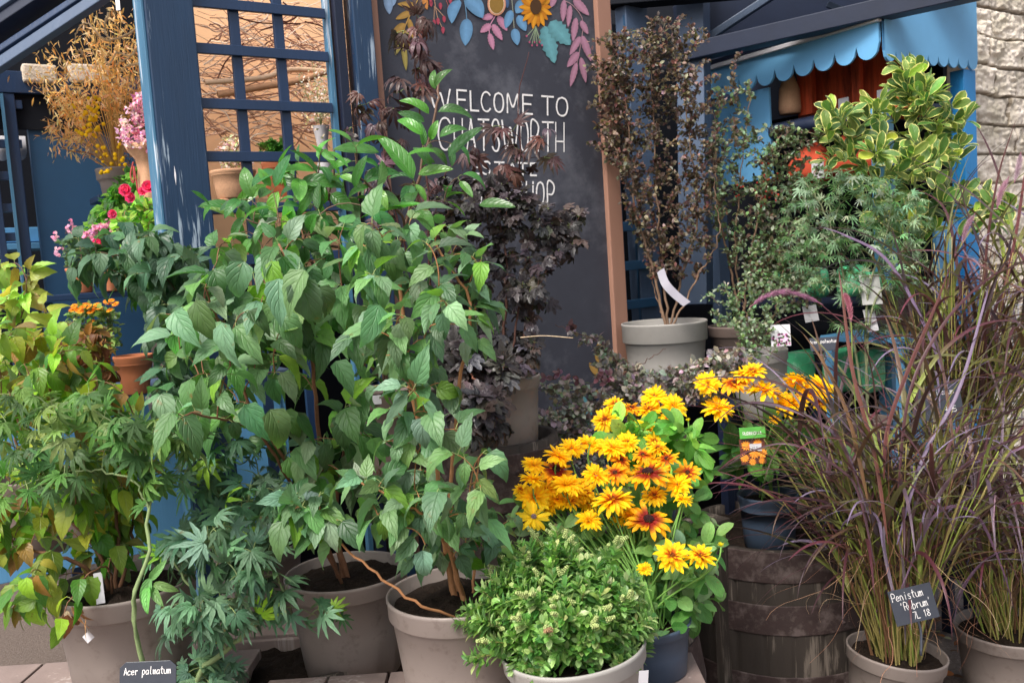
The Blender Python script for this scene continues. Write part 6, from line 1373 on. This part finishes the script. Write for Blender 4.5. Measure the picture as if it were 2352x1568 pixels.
# pink flowers in hessian vase
tV2 = thing('vase_of_flowers', 'pink and cream dried flowers in a hessian wrapped vase behind the corner post', 'flowers', vec(*at(345, 395, 3.55)[:2], 1.0))
cV = at(352, 462, 3.55); m_ = MB(); lathe(m_, cV, [(.035, -.05), (.05, -.02), (.052, .05), (.045, .12), (.05, .16), (.075, .19), (.085, .215), (.06, .2)], 40, wob=lambda V, a: V*(1+.04*np.stack([np.sin(7*a), np.sin(7*a), 0*a], -1))); m_.build('vase', MAT['hessian'], tV2)
m_ = MB(); tube(m_, smooth_line([cV+vec(-.05, -.03, .15), cV+vec(-.062, -.04, .1), cV+vec(-.05, -.045, .07), cV+vec(-.042, -.05, .13), cV+vec(-.035, -.05, .02)], 20), .003, 6, hx('#a84a4a')); m_.build('red_ribbon', MAT['vcol'], tV2)
fine(tV2, rg, [[(350,400,3.55),(330,330,3.5),(310,260,3.5),(.002,.001)], [(352,400,3.55),(345,300,3.5),(.002,.001)]], [([(265,310),(290,240),(335,210),(360,260),(360,350),(330,350),(290,340)], 60, 3.5, .07)], .017, ['#e8bcd0', '#f2dcd0', '#d895b8', '#f0e0d8', '#c070a0'], [4, 3, 3, 3, 1], nleaf=13, mat='pink', stemcol=hx('#7a8a5a'), nm='blossom')
tag(barrel('upright_drum', 'small dark wooden drum under the hessian vase', cV[0]+.02, cV[1]+.03, 0, cV[2]-.055, .09, [(.5, .6)], .03, 9), 'slim dark wooden drum supporting the hessian vase', 'drum')
# ivy mound
tIv = thing('ivy_pot', 'green trailing ivy below the stone coloured pot', 'plant', vec(*at(300, 600, 3.7)[:2], zA)); make_pot(tIv, 300, 560, 3.7, .16, at(300, 560, 3.7)[2]-zA, mat='terra')
shrub(tIv, rg, [[(300,570,3.7),(290,480,3.68),(300,420,3.68),(.003,.001)], [(298,570,3.7),(240,520,3.65),(205,530,3.62),(.003,.001)]], [([(190,560),(220,480),(280,400),(330,390),(330,470),(260,540)], 60, 3.66, .08)], T_IVY, 'soft', .03, ['#4f8a35', '#6aa33f', '#3f7a30', '#86b84f'], nleaf=4, pet=.006, down=.3)
# roses
tRo = thing('rose_pot', 'bright pink roses with glossy leaves left of the corner post', 'flowers', vec(*at(350, 640, 3.35)[:2], 1.2)); make_pot(tRo, 355, 610, 3.4, .15, .13, mat='white')
shrub(tRo, rg, [[(355,620,3.4),(345,540,3.38),(330,470,3.35),(.003,.0015)], [(352,620,3.4),(310,560,3.38),(265,500,3.35),(.003,.0015)]], [([(270,500),(330,460),(372,450),(375,600),(300,590)], 50, 3.38, .08)], T_OVAL2, 'soft', .04, ['#5f9a35', '#86b83f', '#4a8030', '#a5c85a'], nleaf=4, pet=.004, down=.1)
for (u, v, r) in ((292,438,20),(303,455,17),(345,430,20),(330,440,14),(262,493,15),(228,560,17),(235,545,12)):
    c = at(u, v, 3.25); R_ = r*3.25/FPX; ros = MB()
    for L_ in range(4):
        for k in range(6+L_):
            a = k/(6+L_)*6.283+L_; el = 1.2-.35*L_; sd = nrm(vec(math.cos(a), -.4+.0*L_, math.sin(a))); place(ros, [leaf_t(.9, .7, .35, 3, 1, .4, -.6, 0, .1, 0, 4)], c+vec(0, .0, 0), [nrm(sd*(1.3-el)+TOCAM*el)], [TOCAM], R_*(.6+.16*L_), palette(rg, 1, ['#ea5f92', '#e04a80', '#f48ab0']), 1, rg)
    ros.build('rose_bloom', LM['pink'], tRo)
# dianthus
tDi, sDi, _, _ = potted('pink_pot', 'lilac pink dianthus in a terracotta pot on the dark shelf', 'flowers', 182, 615, 3.6, .1, at(182, 615, 3.6)[2]-zA, mat='terra')
fine(tDi, rg, [[(182,620,3.6),(170,560,3.58),(150,530,3.56),(.002,.001)], [(184,620,3.6),(200,560,3.58),(215,520,3.56),(.002,.001)]], [([(135,560),(160,540),(230,540),(240,620),(170,625)], 50, 3.58, .05)], .022, ['#5f7f5a', '#7a9a6a', '#4f6f4a'], nleaf=12, mat='small')
for u0, v0 in ((160,525),(168,520),(130,545),(135,578),(215,525),(232,518),(245,515),(225,532),(240,530),(250,522),(200,535),(212,545),(190,540)):
    di = MB(); P = np.array([at(u0+rg.randn()*6, v0+rg.randn()*5, 3.5) for _ in range(10)])
    place(di, [leaf_t(.9, .8, .3, 3, 1, .2, .2, .1, 0, 0, 6)], P, nrm(rg.randn(len(P), 3)), nrm(TOCAM+rg.randn(len(P), 3)*.3), .016, palette(rg, len(P), ['#e8a5c0', '#d98ab0', '#f0c8d5', '#b87a90']), 1, rg); di.build('bloom', LM['pink'], tDi)
# terracotta pots
tTc = thing('terracotta_pot', 'terracotta flower pot standing on the blue counter behind the copper shrub', 'pot', vec(*at(305, 815, 3.1)[:2], hC)); make_pot(tTc, 305, 815, 3.1, .125, at(305, 815, 3.1)[2]-hC, mat='terra', rimh=.22, taper=.68)
tTc2 = thing('terracotta_pot', 'small terracotta pot half hidden by grey-green leaves on the dark shelf', 'pot', vec(*at(250, 612, 3.55)[:2], zA)); make_pot(tTc2, 250, 620, 3.55, .075, at(250, 620, 3.55)[2]-zA, mat='terra', rimh=.22, taper=.7)
# marigolds
tMg = thing('marigold_pot', 'orange marigolds with feathery foliage on the blue counter at the left', 'flowers', vec(*at(205, 800, 3.15)[:2], hC)); make_pot(tMg, 205, 805, 3.15, .14, at(205, 805, 3.15)[2]-hC, mat='terra')
fine(tMg, rg, [[(205,812,3.15),(200,760,3.12),(195,715,3.1),(.002,.001)], [(207,812,3.15),(240,760,3.12),(255,720,3.1),(.002,.001)]], [([(150,730),(200,700),(265,710),(270,800),(160,800)], 60, 3.12, .06)], .022, ['#6f8f45', '#86a050', '#5a7a3a'], nleaf=12, mat='small')
for (u, v) in ((170,703),(178,712),(190,705),(198,698),(205,704),(212,712),(222,700),(228,708),(185,715),(208,716),(232,714),(245,692),(255,690),(250,698),(265,698),(252,712),(210,738),(166,712)):
    mg = MB(); c = at(u, v, 3.05+rg.rand()*.04); n_ = nrm(UP*.8+TOCAM*.6+rg.randn(3)*.2); x = nrm(np.cross(n_, vec(0, 1, 0))); y = np.cross(n_, x); k = 14; a = np.arange(k)/k*6.283
    place(mg, [leaf_t(.35, .8, .3, 3, 1, .2, .3, 0, 0, 0, 6)], np.repeat(c[None], k, 0), np.array([x*math.cos(q)+y*math.sin(q)+n_*.15 for q in a]), np.repeat(n_[None], k, 0), .014, palette(rg, k, ['#f09a1a', '#f5b52a', '#e8820f'], None, .06), 1, rg); blob(mg, c, .004, hx('#c9780f')); mg.build('bloom', LM['petal'], tMg)
# ---------- pots behind the trellis
rg = np.random.RandomState(81)
def behind(name, label, u, v, D, H, mat, poly, cols, size, temps, lm, off=.55, cat='plant', n=24, nl=4):
    c = zb_(u, v, off); d = float(np.dot(c-CAM, _F)); t = thing(name, label, cat, c-UP*H); make_pot(t, u, v, d, D, H, mat=mat, segs=40)
    if poly: shrub(t, rg, [[(u,v+5,d),((u+poly[0][0])/2,v-25,d),(u,v-40,d),(.002,.001)]], [(poly, n, d, .05)], temps, lm, size, cols, nleaf=nl, pet=.004, down=.1)
benchz = zb_(600, 470, .6)[2]
def hz(u, v, off): return zb_(u, v, off)[2]-benchz-.015
behind('ivy_pot', 'cream wicker pot with pale blooms behind the lower left trellis square', 535, 392, .17, hz(535, 392, .5), 'hessian', [(500,330),(560,310),(580,380),(510,385)], ['#f0d8d0', '#e8e0c8', '#c9d890'], .016, T_OVAL, 'pink', .5, n=40)
behind('ivy_pot', 'terracotta pot of green ivy behind the middle trellis squares', 640, 372, .14, hz(640, 372, .62), 'terra', [(590,340),(620,322),(665,320),(680,380),(675,440),(640,400)], ['#4f8a35', '#6aa33f', '#3f7a30'], .03, T_IVY, 'soft', .6, n=34)
cW = zb_(737, 290, .45); m_ = MB(); lathe(m_, cW-UP*.0, [(.034, 0), (.030, -.02), (.02, -.08), (.022, -.13), (.032, -.18), (.03, -.2), (0, -.2)], 32); tag(m_.build('white_vase', MAT['white'], None), 'slender white vase behind the right column of the trellis', 'vase')
m_ = MB(); box(m_, cW-UP*.2-Zv*((cW[2]-.2-benchz-.015)/2), A, B, Zv, .12, .12, cW[2]-.2-benchz-.015); tag(m_.build('wooden_block', MAT['planks'], None, False, .004), 'pale wooden block under the white vase', 'block')
wf = MB(); P = np.array([zb_(735+rg.randn()*22, 230+rg.randn()*38, .45+.05*rg.randn()) for _ in range(420)]); place(wf, T_OVAL, P, nrm(rg.randn(420, 3)), nrm(TOCAM+rg.randn(420, 3)*.5), .013, palette(rg, 420, ['#f2ead8', '#e5d8bc', '#d8c8a0', '#9aa070']), 1, rg)
for _ in range(20):
    e = zb_(735+rg.randn()*20, 220+rg.randn()*30, .45); tube(wf, bez(cW, cW+UP*.05, e-UP*.05, e, 6), .0009, 3, hx('#8a9a60'))
tag(wf.build('white_blossom_sprays', LM['pink'], None), 'tiny cream blossom sprays standing in the white vase', 'flowers')
